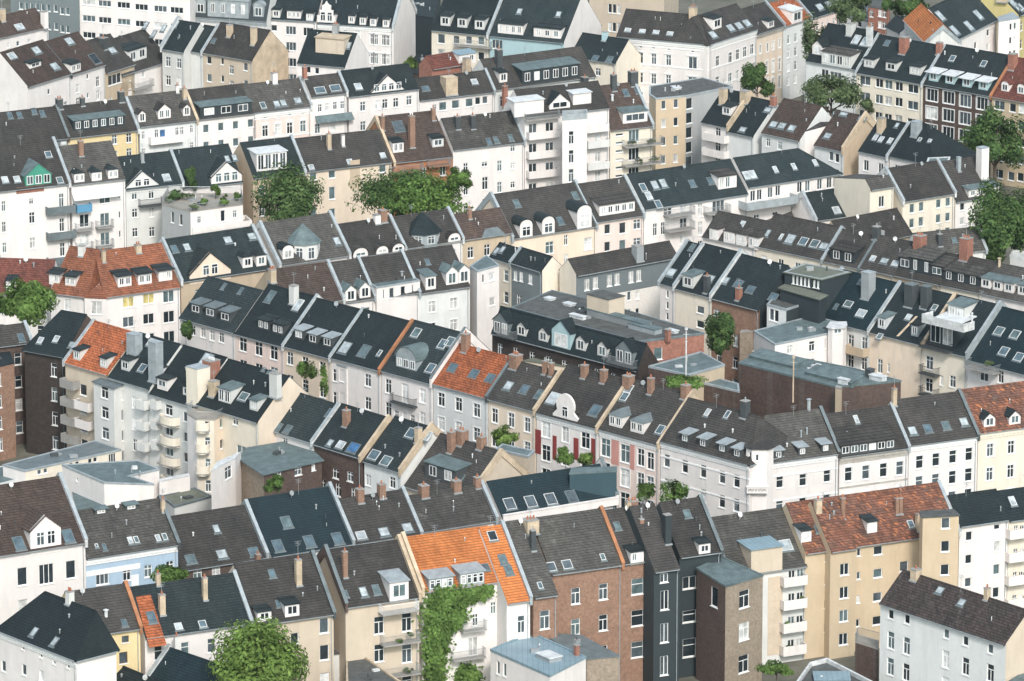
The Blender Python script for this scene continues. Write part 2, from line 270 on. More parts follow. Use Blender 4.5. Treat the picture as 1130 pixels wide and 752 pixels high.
ROOTS = []
BUILDS = []
class Face:
    """one facade plane: x runs along it to the right, y goes inward, z is up; origin on the ground"""
    def __init__(s, P0, P1, ztop, zone):
        s.P = Vector((P0.x, P0.y, 0)); u = Vector((P1.x-P0.x, P1.y-P0.y, 0)); s.W = u.length; s.u = u/s.W; s.v = Vector((-s.u.y, s.u.x, 0))
        s.zt = ztop; s.zone = zone; s.wins = []; s.balcs = []
        s.M = Matrix(((s.u.x, s.v.x, 0, s.P.x), (s.u.y, s.v.y, 0, s.P.y), (0, 0, 1, 0), (0, 0, 0, 1)))
        s.sc = F/((s.P+UPZ*ztop)-CAM).length
        s.rng = random.Random(int(s.P.x*31+s.P.y*17))
    def loc(s, P): return s.M.inverted() @ P
    def at(s, p, zone=None, y=0.0):
        return s.loc(on_plane(px(zone or s.zone, p), s.P+s.v*y, s.v))
    def mx(s, wz, zone=None): return wz/ZONES[zone or s.zone][2]/s.sc/max(.25, s.u.x)
    def mz(s, hz, zone=None): return hz/ZONES[zone or s.zone][2]/s.sc/math.cos(PITCH)
    def win(s, pts, w, h, rows=1, sh=None, st='c', fr='frame', sur=0, gl=None, zone=None, lite=.14):
        """pts: centres of the top row of windows; w, h, sh: window size and storey step in the crop's pixels"""
        ww = s.mx(w, zone); hh = s.mz(h, zone); step = s.mz(sh, zone) if sh else 3.15
        for p in pts:
            c = s.at(p, zone)
            for r in range(rows if rows == 1 else 9):
                zb = c.z-hh/2-step*r
                if zb+hh > s.zt-.22 and zb+hh < s.zt+1.0: zb = s.zt-.24-hh
                if zb < .9: break
                s.wins.append((c.x, zb, ww, hh, st, fr, sur, gl or pick_glass(s.rng, lite)))
        return s
    def grid(s, n, rows=4, top=1.0, w=1.05, h=1.7, step=3.15, st='c', fr='frame', sur=0, x0=0.0, x1=None, lite=.14):
        x1 = s.W if x1 is None else x1
        for k in range(n):
            for r in range(rows):
                zb = s.zt-top-h-step*r
                if zb < .6: break
                s.wins.append((x0+(x1-x0)*(k+.5)/n, zb, w, h, st, fr, sur, pick_glass(s.rng, lite)))
        return s
    def balc(s, pts, w, kind='bars', dep=1.2, slab='concrete', panel='white', rows=1, sh=None, zone=None, side=True):
        """pts: middle of the slab's front edge"""
        ww = s.mx(w, zone); step = s.mz(sh, zone) if sh else 3.15
        for p in pts:
            c = s.at(p, zone, -dep)
            for r in range(rows): s.balcs.append((c.x, c.z-step*r, ww, dep, kind, slab, panel))
        return s
    def emit(s, root, rootMi, bvh, wallmat, z1=None, wall=True, side0=0, side1=0, ret=None, auto=False):
        if auto and s.W > 3 and not any(w[1] < s.zt-4.2 for w in s.wins):
            n = max(1, round(s.W/3.1))
            s.grid(n, 5, top=1.1 if not s.wins else 4.2, w=1.0, h=1.65, st=s.rng.choice('cTdh'), sur=0)
        keep = []
        used = []
        for x, zb, w, h, st, fr, sur, gl in s.wins:
            w = round(w*20)/20; h = round(h*20)/20
            if x-w/2 < .12 or x+w/2 > s.W-.12 or zb+h > s.zt-.12: continue
            if any(abs(x-a) < (w+b)/2+.06 and zb < c+d+.06 and c < zb+h+.06 for a, b, c, d in used): continue
            ok = False
            for dx in (-.4, 0, .4):
                for dz in (.1, .5, .95):
                    if seen(s.M @ Vector((x+dx*w, -.02, zb+dz*h)), bvh): ok = True; break
                if ok: break
            if ok: keep.append((x, zb, w, h, st, fr, sur, gl)); used.append((x, w, zb, h))
        M = rootMi @ s.M
        holes = [(x-w/2, x+w/2, zb, zb+h) for x, zb, w, h, *_ in keep]
        if wall:
            mb = MB(); facade(mb, 0, s.W, 0, s.zt if z1 is None else z1, holes, DEP)
            if ret: ret(mb)
            put('wall', mb.mesh('wall', wallmat), root, M)
        for x, zb, w, h, st, fr, sur, gl in keep:
            fm, pm, w2, h2 = win_meshes(w, h, st, fr, gl, sur)
            f = put('window', fm, root, M @ Matrix.Translation((x, 0, zb))); put('pane', pm, f)
        for x, z, w, dep, kind, slab, panel in s.balcs:
            P = s.M @ Vector((x, -dep, z+.5))
            if not (seen(P, bvh) or seen(s.M @ Vector((x-w/2, -dep, z+.9)), bvh) or seen(s.M @ Vector((x+w/2, -dep, z+.9)), bvh)): continue
            mb = MB(); mb.box(-w/2, w/2, -dep, -.003, -.16, 0)
            b = put('balcony', mb.mesh('balcony', slab), root, M @ Matrix.Translation((x, 0, z)))
            mb = MB()
            if kind == 'bars':
                y = -dep+.04; n = max(3, int(w/.14))
                for k in range(n+1): q = -w/2+.03+(w-.06)*k/n; mb.box(q-.012, q+.012, y-.012, y+.012, 0, 1.0)
                for q in (-w/2+.03, w/2-.03):
                    for k in range(1, int(dep/.16)): yy = y+(dep-.06)*k/int(dep/.16); mb.box(q-.012, q+.012, yy-.012, yy+.012, 0, 1.0)
                mb.box(-w/2, w/2, y-.025, y+.025, 1.0, 1.05); mb.box(-w/2, -w/2+.05, y+.025, -.003, 1.0, 1.05); mb.box(w/2-.05, w/2, y+.025, -.003, 1.0, 1.05)
                put('railing', mb.mesh('railing', panel if panel in ('steel', 'darkmetal', 'white_paint') else 'steel'), b)
            elif kind == 'round':
                n = 9; arc = [(-w/2*math.cos(PI*k/n), -.003-(dep)*math.sin(PI*k/n)**.7) for k in range(n+1)]
                inner = [(a*.93, -.003+(c+.003)*.9) for a, c in reversed(arc)]
                for k in range(n):
                    a, c = arc[k], arc[k+1]; d, e = inner[n-k], inner[n-k-1]
                    mb.prismz([a, d, e, c][::-1], -.3, 1.0)
                put('parapet', mb.mesh('parapet', panel), b)
            else:
                mb.box(-w/2, w/2, -dep-.004, -dep+.08, -.18, 1.0); mb.box(-w/2-.004, -w/2+.08, -dep+.08, -.003, -.18, 1.0); mb.box(w/2-.08, w/2+.004, -dep+.08, -.003, -.18, 1.0)
                put('parapet', mb.mesh('parapet', panel), b)
        return keep

class Row:
    def __init__(s, p0, p1, Z, group, zone='P'):
        a = on_z(px(zone, p0), Z); b = on_z(px(zone, p1), Z); s.P = a; u = b-a; u.z = 0; s.u = u.normalized(); s.v = Vector((-s.u.y, s.u.x, 0)); s.group = group
    def back(s, d): s.P = s.P+s.v*d; return s
OV = .28
class House:
    def __init__(s, row, zone, eL, eR, r, label, wall, roof, slope=42, L=None, R=None, hipL=0, hipR=0, name='row_house', cat='house', host=None,
                 gut='zn', corn=None, group=True, gw=None, flat=False, sh=.32, depth=None, base=0.0, course=0, pipe=True, fpar=None):
        s.fpar = fpar
        s.row = row; s.zone = zone; s.label = label; s.wall = wall; s.roof = roof; s.Lm = L; s.Rm = R; s.name = name; s.cat = cat; s.host = host
        s.gut = gut; s.corn = corn; s.gw = gw or wall; s.pwh = sh; s.base = base; s.course = course; s.pipe = pipe
        s.group = row.group if group is True else group
        Q = row.P; A = on_plane(px(zone, eL), Q, row.v); B = on_plane(px(zone, eR), Q, row.v); s.zE = (A.z+B.z)/2
        A.z = B.z = s.zE
        s.f = Face(A+row.v*OV, B+row.v*OV, s.zE-.1, zone); s.W = s.f.W; s.M = s.f.M
        s.tan = math.tan(math.radians(slope)); s.slope = math.radians(slope)
        n = Vector((0, -math.sin(s.slope), math.cos(s.slope))); s.nw = (s.M.to_3x3() @ n).normalized(); s.Pr = s.M @ Vector((0, -OV, s.zE))
        t = s.roofpt(r).y+OV; s.t = t; s.yr = t-OV; s.zR = s.zE+t*s.tan
        s.D = depth if depth else 2*s.yr; s.tb = (s.zR-s.zE)/(s.D+OV-s.yr)
        if isinstance(hipR, tuple): hipR = max(.3, s.W-s.roofpt(hipR).x)
        if isinstance(hipL, tuple): hipL = max(.3, s.roofpt(hipL).x)
        s.hL = hipL; s.hR = hipR
        s.extra = []
        W, D, zE, zR, yr = s.W, s.D, s.zE, s.zR, s.yr; V = lambda *q: s.M @ Vector(q)
        occ([V(0,0,0),V(W,0,0),V(W,0,zE),V(0,0,zE)]); occ([V(0,-OV,zE),V(W,-OV,zE),V(W-hipR,yr,zR),V(hipL,yr,zR)])
        occ([V(0,0,0),V(0,0,zE),V(hipL,yr,zR),V(0,D,zE),V(0,D,0)]); occ([V(W,0,0),V(W,0,zE),V(W-hipR,yr,zR),V(W,D,zE),V(W,D,0)])
        occ([V(W-hipR,yr,zR),V(hipL,yr,zR),V(0,D,zE),V(W,D,zE)])
        BUILDS.append(s)
        if t < .5 or s.W < 1 or s.zE < 2: print('CHECK', label, 't', round(t, 2), 'W', round(s.W, 2), 'zE', round(s.zE, 2))
        if globals().get('VERB'): print(f'{str(label)[:50]:52s} W {s.W:5.1f} zE {s.zE:5.1f} t {t:4.1f} zR {s.zR:5.1f} y {s.M.translation.y:.0f}')
    def roofpt(s, p, zone=None): return s.f.loc(on_plane(px(zone or s.zone, p), s.Pr, s.nw))
    def rz(s, y): return s.zE+(y+OV)*s.tan if y <= s.yr else s.zR-(y-s.yr)*s.tb
    def win(s, *a, **k): s.f.win(*a, **k); return s
    def grid(s, *a, **k): s.f.grid(*a, **k); return s
    def balc(s, *a, **k): s.f.balc(*a, **k); return s
    def sky(s, pts, w=22, h=26, gl=None, zone=None, lad=False):
        for p in pts:
            hh = h; c = s.roofpt(p, zone); a = s.roofpt((p[0], p[1]-hh/2), zone); b = s.roofpt((p[0], p[1]+hh/2), zone)
            ln = max(.5, min(2.2, (a-b).length)); s.extra.append(('sky', c, max(.45, min(1.8, s.f.mx(w, zone)*.88)), ln*.92, gl or s.f.rng.choice(['skyglass', 'skyglass', 'skypale', 'glasst'])))
        return s
    def dorm(s, kind, pts, w, h, n=1, lid='znd', face='white', wst='d', wf=.72, over=.16, zone=None, fr='frame', gl=None, wh=.66, pitch=8):
        """pts: middle of the dormer's front face; w, h in crop pixels"""
        for p in pts:
            ww = s.f.mx(w, zone); hh = s.f.mz(h, zone); z = zone or s.zone
            b = s.roofpt((p[0], p[1]+h/2), z)
            if b.y < -OV+.02: b.y = -OV+.02
            s.extra.append(('dorm', kind, b.x, b.y, ww, hh, n, lid, face, wst, wf, over, fr, gl, wh, pitch))
        return s
    def chim(s, pts, w=16, h=40, mat='brk', pots=1, cap='concrete', zone=None, long=1.0, pot='terracotta'):
        """pts: foot of the chimney"""
        for p in pts:
            c = s.roofpt(p, zone)
            if c.y > s.yr: c.y = s.yr
            s.extra.append(('chim', min(max(c.x, .25), s.W-.25), c.y, s.f.mx(w, zone), s.f.mz(h, zone), mat, pots, cap, long, pot))
        return s
    def pipe_(s, pts, h=30, r=.07, mat='steel', zone=None):
        for p in pts: c = s.roofpt(p, zone); s.extra.append(('pipe', c.x, c.y, s.f.mz(h, zone), r, mat))
        return s
    def gfront(s, p, w, h, face=None, style='plain', win=1, zone=None, lid=None, arch=False):
        """a gable standing on the front wall; p is the middle of its foot, w and h in crop pixels"""
        c = s.f.at(p, zone); s.extra.append(('gfront', c.x, s.f.mx(w, zone), s.f.mz(h, zone), face or s.wall, style, win, lid or s.roof, arch)); return s
    def turret(s, p, w, h, ch, wall='fog', lid='gz', zone=None):
        b = s.roofpt(p, zone); s.extra.append(('turret', b.x, b.y, s.f.mx(w, zone)/2, s.f.mz(h, zone), s.f.mz(ch, zone), wall, lid)); return s
    def build(s, bvh):
        host = s.host
        if host: root = host.root; Mi = host.M.inverted()
        else:
            root = put(s.name, None, None, s.M); root.empty_display_size = .5; tag(root, s.label, s.cat, s.group); Mi = s.M.inverted(); ROOTS.append(root)
        s.root = root; M = Mi @ s.M; W, D, zE, zR, yr = s.W, s.D, s.zE, s.zR, s.yr; g = .012
        f = s.f
        def ret(mb):
            b = -.08; q = lambda y: min(s.rz(y)+b, s.zE+.12) if (s.hL or s.hR) else s.rz(y)+b
            ff = lambda xx, fl: mb.face([(xx, D, 0), (xx, 0, 0), (xx, 0, q(0))]+([(xx, yr, zR+b)] if not (s.hL if fl else s.hR) else [])+[(xx, D, q(D))] if fl else
                                        [(xx, 0, 0), (xx, D, 0), (xx, D, q(D))]+([(xx, yr, zR+b)] if not s.hR else [])+[(xx, 0, q(0))], m=1)
            ff(0, True); ff(W, False); mb.face([(W, D, 0), (0, D, 0), (0, D, q(D)), (W, D, q(D))], 1)
            if q(0) > f.zt: mb.face([(0, 0, f.zt), (W, 0, f.zt), (W, 0, q(0)), (0, 0, q(0))], 0)
        f.emit(root, Mi, bvh, [s.wall, s.gw], ret=ret, auto=True)
        # roof
        mb = MB(); a, c = (-OV if s.hL else g), (W+OV if s.hR else W-g)
        E = [(a, -OV, zE), (c, -OV, zE), (c, D+OV, zE), (a, D+OV, zE)]; Rr = [(max(a, s.hL), yr, zR), (min(c, W-s.hR), yr, zR)]
        dn = lambda p: (p[0], p[1], p[2]-.15)
        mb.face([E[0], E[1], Rr[1], Rr[0]]); mb.face([E[2], E[3], Rr[0], Rr[1]])
        mb.face([dn(E[1]), dn(E[0]), dn(Rr[0]), dn(Rr[1])]); mb.face([dn(E[3]), dn(E[2]), dn(Rr[1]), dn(Rr[0])])
        mb.face([dn(E[0]), dn(E[1]), E[1], E[0]]); mb.face([dn(E[2]), dn(E[3]), E[3], E[2]])
        if s.hL: mb.face([E[3], E[0], Rr[0]]); mb.face([dn(E[0]), dn(E[3]), dn(Rr[0])]); mb.face([dn(E[3]), dn(E[0]), E[0], E[3]])
        else:
            for k in (0, 3): mb.face([dn(E[k]), E[k], Rr[0], dn(Rr[0])] if k == 0 else [dn(Rr[0]), Rr[0], E[k], dn(E[k])])
        if s.hR: mb.face([E[1], E[2], Rr[1]]); mb.face([dn(E[2]), dn(E[1]), dn(Rr[1])]); mb.face([dn(E[1]), dn(E[2]), E[2], E[1]])
        else:
            for k in (1, 2): mb.face([E[k], dn(E[k]), dn(Rr[1]), Rr[1]] if k == 1 else [Rr[1], dn(Rr[1]), dn(E[k]), E[k]])
        mb.prism([(yr-.16, zR-.12), (yr+.16, zR-.12), (yr+.07, zR+.07), (yr-.07, zR+.07)], Rr[0][0]+.01, Rr[1][0]-.01)
        if s.hL: 
            mb.tube((Rr[0][0], yr, zR-.03), (E[0][0], E[0][1], zE-.03), .1, n=6); mb.tube((Rr[0][0], yr, zR-.03), (E[3][0], E[3][1], zE-.03), .1, n=6)
        if s.hR:
            mb.tube((Rr[1][0], yr, zR-.03), (E[1][0], E[1][1], zE-.03), .1, n=6); mb.tube((Rr[1][0], yr, zR-.03), (E[2][0], E[2][1], zE-.03), .1, n=6)
        put('roof', mb.mesh('roof', s.roof), root, M)
        if s.gut:
            mb = MB(); mb.prism([(-OV-.13, zE-.02), (-OV-.11, zE-.11), (-OV-.02, zE-.13), (-OV-.004, zE-.02)], g+.1, W-g-.1)
            if s.hR: mb.box(W+OV+.004, W+OV+.12, -OV, D, zE-.12, zE-.02)
            put('gutter', mb.mesh('gutter', s.gut), root, M)
            if s.pipe:
                mb = MB(); xx = W-.32
                mb.tube((xx, -OV-.06, zE-.12), (xx, -.09, zE-.55), .05, n=6); mb.tube((xx, -.09, zE-.5), (xx, -.09, .1), .05, n=6); put('drainpipe', mb.mesh('drainpipe', s.gut if s.gut != 'dkg' else 'zn'), root, M)
        if s.fpar:
            mb = MB(); mb.box(g, W-g, -OV-.22, -OV-.004, zE-.55, zE+.38); mb.box(g, W-g, -OV-.3, -OV+.06, zE+.382, zE+.5); put('parapet', mb.mesh('parapet', s.fpar), root, M)
        if s.corn:
            mb = MB(); mb.box(g, W-g, -.2, -.003, zE-.52, zE-.16); mb.box(g, W-g, -.1, -.003, zE-.85, zE-.522)
            for k in range(int(W/.55)): xx = .3+k*.55; mb.box(xx-.07, xx+.07, -.19, -.103, zE-.66, zE-.524)
            put('cornice', mb.mesh('cornice', s.corn), root, M)
        if s.course:
            mb = MB()
            for k in range(4):
                z = zE-s.course-3.15*k
                if z > 1: mb.box(g, W-g, -.07, -.003, z, z+.2)
            put('string_course', mb.mesh('string_course', s.corn or 'white_paint'), root, M)
        for side, m in ((0, s.Lm), (1, s.Rm)):
            if not m: continue
            h = s.pwh; xx = 0 if side == 0 else W; e = -OV-.1
            z0 = zE-.1*s.tan
            poly = [(e, z0-.45), (e, z0+h*1.1), (yr, zR+h*1.1), (D-e, z0+h*1.1-.0), (D-e, z0-.45), (yr, zR-.6)]
            mb = MB(); mb.prism(poly, xx-.17, xx+.17)
            cp = [(e-.03, z0+h*1.1+.003), (e-.03, z0+h*1.1+.07), (yr, zR+h*1.1+.07), (D-e+.03, z0+h*1.1+.07), (D-e+.03, z0+h*1.1+.003), (yr, zR+h*1.1+.003)]
            mb.prism(cp, xx-.22, xx+.22, 1)
            put('party_wall', mb.mesh('party_wall', [m, {'pw': 'zn', 'tan': 'tan', 'orb': 'orb'}.get(m, 'znd' if m != 'zn' else 'zn')]), root, M)
        for e in s.extra: getattr(s, 'x_'+e[0])(root, M, bvh, *e[1:])
        r = f.rng; bad = [(e[1].x, e[1].y) for e in s.extra if e[0] == 'sky']+[(e[2], e[3]) for e in s.extra if e[0] == 'dorm']
        for k in range(r.choice((1, 2, 2, 3))):
            x, y = r.uniform(.6, max(.7, W-.6)), r.uniform(.25, .9)*yr
            if s.hL or s.hR: x = min(max(x, W*.35), W*.65)
            if all(abs(x-a)+abs(y-b) > 1.5 for a, b in bad): s.x_pipe(root, M, bvh, x, y, r.uniform(.25, .5), r.choice((.05, .07, .1)), r.choice(('steel', 'lead', 'pw', 'dkg')))
        ch = [e for e in s.extra if e[0] == 'chim' and e[4] < 3]
        if ch and r.random() < .5:
            e = r.choice(ch); s.x_aerial(root, M, e[1], e[2], e[4]+.1, r)
        elif r.random() < .35: s.x_aerial(root, M, r.uniform(.3, .7)*W, yr-.3, 0, r)
        if r.random() < .3 and yr > 2:
            x = r.uniform(.25, .75)*W; mb = MB(); T0 = M @ Matrix.Translation((x, yr-.5, s.rz(yr-.5)))
            mb.tube((0, 0, -.1), (0, 0, .5), .03, n=5); mb.tube((0, -.10, .55), (.02, -.16, .57), .34, .30, 12); put('satellite_dish', mb.mesh('satellite_dish', r.choice(('pw', 'lead', 'white_paint'))), root, T0)
    def x_aerial(s, root, M, x, y, z, r):
        mb = MB(); h = r.uniform(1.2, 2.2); mb.tube((0, 0, -.3), (0, 0, h), .025, n=5)
        for k in range(3): mb.box(-.45+.08*k, .45-.08*k, -.012, .012, h-.1-.22*k, h-.075-.22*k)
        mb.box(-.012, .012, -.5, .5, h-.32, h-.295); put('aerial', mb.mesh('aerial', 'steel'), root, M @ Matrix.Translation((x, y, s.rz(y)+z)))
    def x_sky(s, root, M, bvh, c, w, ln, gl):
        T = M @ Matrix.Translation((c.x, c.y, s.rz(c.y))) @ Matrix.Rotation(s.slope, 4, 'X')
        w = round(w*10)/10; ln = round(ln*10)/10; k = ('s', w, ln)
        if k not in WCACHE:
            mb = MB(); t = .075
            mb.box(-w/2, -w/2+t, -ln/2, ln/2, -.05, .1); mb.box(w/2-t, w/2, -ln/2, ln/2, -.05, .1); mb.box(-w/2+t, w/2-t, -ln/2, -ln/2+t, -.05, .1); mb.box(-w/2+t, w/2-t, ln/2-t, ln/2, -.05, .1)
            mb.box(-w/2-.12, w/2+.12, -ln/2-.22, -ln/2-.004, -.03, .03, 1)
            WCACHE[k] = mb.mesh('skylight', ['znd' if (int(w*10)+int(ln*10)) % 3 else 'pw', 'znd'])
            for q in ('skyglass', 'skypale', 'glasst', 'glass', 'blueglass', 'ygl', 'glassm'):
                mb = MB(); mb.box(-w/2+.07, w/2-.07, -ln/2+.07, ln/2-.07, -.02, .06); WCACHE[k+(q,)] = mb.mesh('pane', q)
        o = put('skylight', WCACHE[k], root, T); put('pane', WCACHE[k+(gl,)], o)
    def x_dorm(s, root, M, bvh, kind, x, y, w, h, n, lid, face, wst, wf, over, fr, gl, wh, pitch):
        T = M @ Matrix.Translation((x, 0, 0)); z0 = s.rz(y); ta = math.tan(math.radians(pitch)); r = f_rng = s.f.rng
        mb = MB(); lb = MB()
        def back(z): return y+max(.2, (z-z0)/s.tan)
        if kind in ('shed', 'box'):
            L = h/max(.12, s.tan-ta)
            if y+L > s.yr: L = max(.5, s.yr-y)
            zt = z0+h+L*ta
            mb.prism([(y, z0-.25), (y, z0+h), (y+L, zt), (y+L, zt-.3)], -w/2, w/2)
            o = over; lb.prism([(y-o-.06, z0+h-o*ta), (y-o-.06, z0+h+.09-o*ta), (y+L+.2, zt+.09+.2*ta), (y+L+.2, zt+.2*ta-.02)], -w/2-o, w/2+o)
            fh = h
        elif kind == 'gable':
            rh = w/2*.85; fh = h
            mb.prism([(y, z0-.25), (y, z0+h), (back(z0+h), z0+h)], -w/2, w/2)
            mb.prismy([(-w/2, z0+h), (w/2, z0+h), (0, z0+h+rh)], y, y+.12)
            for sg in (-1, 1):
                i = len(lb.v); o = over; e = (sg*(w/2+o), z0+h-o*.85); p = (0, z0+h+rh)
                y0 = y-o; ye, yp = back(z0+h)+.1, back(z0+h+rh)+.05
                A, B, Cc, Dd = (e[0], y0, e[1]), (p[0], y0, p[1]), (p[0], yp, p[1]), (e[0], ye, e[1])
                up = lambda q: (q[0], q[1], q[2]+.1)
                lb.face([A, B, Cc, Dd]); lb.face([up(A), up(Dd), up(Cc), up(B)]); lb.face([A, up(A), up(B), B]); lb.face([A, Dd, up(Dd), up(A)])
        elif kind == 'hip':
            rh = w/2*.7; fh = h; o = over
            mb.prism([(y, z0-.25), (y, z0+h), (back(z0+h), z0+h)], -w/2, w/2)
            ye = back(z0+h)+.1; yp = back(z0+h+rh)+.05; a, b, c, d, e, p = (-w/2-o, y-o, z0+h), (w/2+o, y-o, z0+h), (w/2+o, ye, z0+h), (-w/2-o, ye, z0+h), (0, y+w/2*.7, z0+h+rh), (0, max(yp, y+w/2*.7+.1), z0+h+rh)
            lb.face([a, b, e]); lb.face([b, c, p, e]); lb.face([d, a, e, p]); lb.face([d, c, b, a])
        elif kind == 'arch':
            rr = w/2; fh = h; N = 10; o = over*.6
            pr = [(rr*math.cos(PI*k/N), z0+h+rr*.85*math.sin(PI*k/N)) for k in range(N+1)]
            mb.prism([(y, z0-.25), (y, z0+h), (back(z0+h), z0+h)], -w/2, w/2)
            mb.prismy(pr, y, y+.15)
            for k in range(N):
                (x0, za), (x1, zb) = pr[k], pr[k+1]; q = (rr+o)/rr
                A, B = (x0*q, y-o, za+.02), (x1*q, y-o, zb+.02); Cc, Dd = (x1*q, back(zb)+.1, zb+.02), (x0*q, back(za)+.1, za+.02); up = lambda t: (t[0]*1.03, t[1], t[2]+.09)
                lb.face([up(A), up(Dd), up(Cc), up(B)]); lb.face([A, up(A), up(B), B])
        d = put('dormer', mb.mesh('dormer', face), root, T)
        put('dormer_roof', lb.mesh('dormer_roof', lid), d)
        if n:
            ww = (w-.12)/n*wf; hh = min(fh*wh+(.3 if kind in ('arch', 'gable') else 0), 2.4)
            zb = z0+max(.12, (fh-hh)*.55 if kind not in ('arch', 'gable') else .15)
            for k in range(n):
                xc = -(w-.12)/2+(w-.12)*(k+.5)/n; q = gl or pick_glass(r, .2); w2 = round(ww*10)/10; h2 = round(hh*10)/10; kk = ('d', w2, h2, wst, q, fr)
                if kk not in WCACHE:
                    b = MB(); bars(b, w2, h2, wst, -.05, .03, 0, .085); b.box(-w2/2+.02, w2/2-.02, -.015, .02, .02, h2-.02, 1); WCACHE[kk] = b.mesh('window', [fr, q])
                put('window', WCACHE[kk], d, Matrix.Translation((xc, y, zb)))
    def x_chim(s, root, M, bvh, x, y, w, h, mat, pots, cap, long, pot):
        w = max(.4, w*.74); ln = w*long; z0 = s.rz(y); mb = MB(); mb.box(-w/2, w/2, -ln/2, ln/2, -.12-ln*.5*s.tan, h); mb.box(-w/2-.04, w/2+.04, -ln/2-.04, ln/2+.04, h+.001, h+.10, 1)
        mb.box(-w/2-.07, w/2+.07, -ln/2-.16, ln/2+.12, -.5*ln*s.tan-.12, -.5*ln*s.tan+.06, 2)
        o = put('chimney', mb.mesh('chimney', [mat, cap, 'lead']), root, M @ Matrix.Translation((x, y, z0)))
        for k in range(pots):
            a = ((k+.5)/pots-.5)*(ln if long > 1 else w)*.8; c = (0, a) if long > 1 else (a, 0)
            b = MB(); b.tube((c[0], c[1], h+.102), (c[0], c[1], h+.5), .12, .09, 8); put('chimney_pot', b.mesh('chimney_pot', pot), o)
    def x_pipe(s, root, M, bvh, x, y, h, r, mat):
        mb = MB(); mb.tube((0, 0, -.3), (0, 0, h), r, n=8); mb.tube((0, 0, h+.001), (0, 0, h+.12), r*1.7, r*.5, 8); put('vent_pipe', mb.mesh('vent_pipe', mat), root, M @ Matrix.Translation((x, y, s.rz(y))))
    def x_turret(s, root, M, bvh, x, y, r, h, ch, wall, lid):
        z0 = s.rz(y); n = 8; cy = y+r*.9; pts = [(r*math.cos(2*PI*(k+.5)/n), cy+r*math.sin(2*PI*(k+.5)/n)) for k in range(n)]
        mb = MB(); mb.prismz(pts, z0-.4, z0+h); T = M @ Matrix.Translation((x, 0, 0)); d = put('turret', mb.mesh('turret', wall), root, T)
        lb = MB(); P = [(p[0]*1.12, cy+(p[1]-cy)*1.12, z0+h) for p in pts]
        for k in range(n): lb.face([P[k], P[(k+1) % n], (0, cy+.2, z0+h+ch)])
        lb.face(list(reversed(P))); put('turret_roof', lb.mesh('turret_roof', lid), d)
        ap = r*math.cos(PI/n); ww = r*.42
        for k in (-1, 0, 1):
            a = -PI/2+k*PI/4
            b = MB(); bars(b, ww, h*.75, 'c', -.05, .02, 0, .06); b.box(-ww/2+.02, ww/2-.02, -.02, .01, .02, h*.73, 1)
            put('window', b.mesh('window', ['frame', 'glassm']), d, Matrix.Translation((ap*math.cos(a), cy+ap*math.sin(a), z0+.1)) @ Matrix.Rotation(a+PI/2, 4, 'Z'))
    def x_gfront(s, root, M, bvh, x, w, h, face, style, win, lid, arch):
        T = M @ Matrix.Translation((x, 0, 0)); z0 = s.zE-.6; zt = s.zE+h; mb = MB(); y0 = -.06
        if style == 'plain': pr = [(-w/2, z0), (w/2, z0), (w/2, zt-w*.42), (0, zt), (-w/2, zt-w*.42)]
        elif style == 'round':
            R = w*.36; zc = zt-R; pr = [(-w/2, z0), (w/2, z0), (w/2, s.zE+.5)]+[(R*math.cos(a), zc+R*math.sin(a)) for a in [(-.45+k*(PI+.9)/14) for k in range(15)]]+[(-w/2, s.zE+.5)]
        elif style == 'step':
            pr = [(-w/2, z0), (w/2, z0), (w/2, s.zE+h*.35), (w*.36, s.zE+h*.35), (w*.36, s.zE+h*.6), (w*.24, s.zE+h*.6), (w*.24, s.zE+h*.8), (w*.1, s.zE+h*.86), (0, zt), (-w*.1, s.zE+h*.86), (-w*.24, s.zE+h*.8), (-w*.24, s.zE+h*.6), (-w*.36, s.zE+h*.6), (-w*.36, s.zE+h*.35), (-w/2, s.zE+h*.35)]
        elif style == 'curve':
            pr = [(-w/2, z0), (w/2, z0), (w/2, s.zE+h*.25), (w*.33, s.zE+h*.4), (w*.3, s.zE+h*.62), (w*.16, s.zE+h*.8), (w*.12, s.zE+h*.94), (0, zt), (-w*.12, s.zE+h*.94), (-w*.16, s.zE+h*.8), (-w*.3, s.zE+h*.62), (-w*.33, s.zE+h*.4), (-w/2, s.zE+h*.25)]
        mb.prismy(pr, y0, y0+.34)
        d = put('gable', mb.mesh('gable', face), root, T)
        zr = zt-(.12 if style == 'plain' else h*.3); ze = zr-w*.42; lb = MB(); bk = lambda z: max(.35, (z-s.zE)/s.tan-OV+.15); o = .14 if style == 'plain' else -w*.12
        ov = .12 if style == 'plain' else -.3
        for sg in (-1, 1):
            A, B, Cc, Dd = (sg*(w/2+o), y0-ov, ze-o*.84), (0, y0-ov, zr), (0, min(bk(zr), s.yr), zr), (sg*(w/2+o), min(bk(ze-o*.84), s.yr), ze-o*.84); up = lambda q: (q[0], q[1], q[2]+.12)
            lb.face([A, B, Cc, Dd]); lb.face([up(A), up(Dd), up(Cc), up(B)]); lb.face([A, up(A), up(B), B]); lb.face([A, Dd, up(Dd), up(A)])
            wv = MB()
        put('gable_roof', lb.mesh('gable_roof', lid), d)
        # side cheeks
        cm = MB(); hw = w/2-.02
        if ze > s.zE: cm.prism([(y0+.35, s.zE-.1), (y0+.35, ze), (min(bk(ze), s.yr), ze)], -hw, hw); put('cheek', cm.mesh('cheek', face), d)
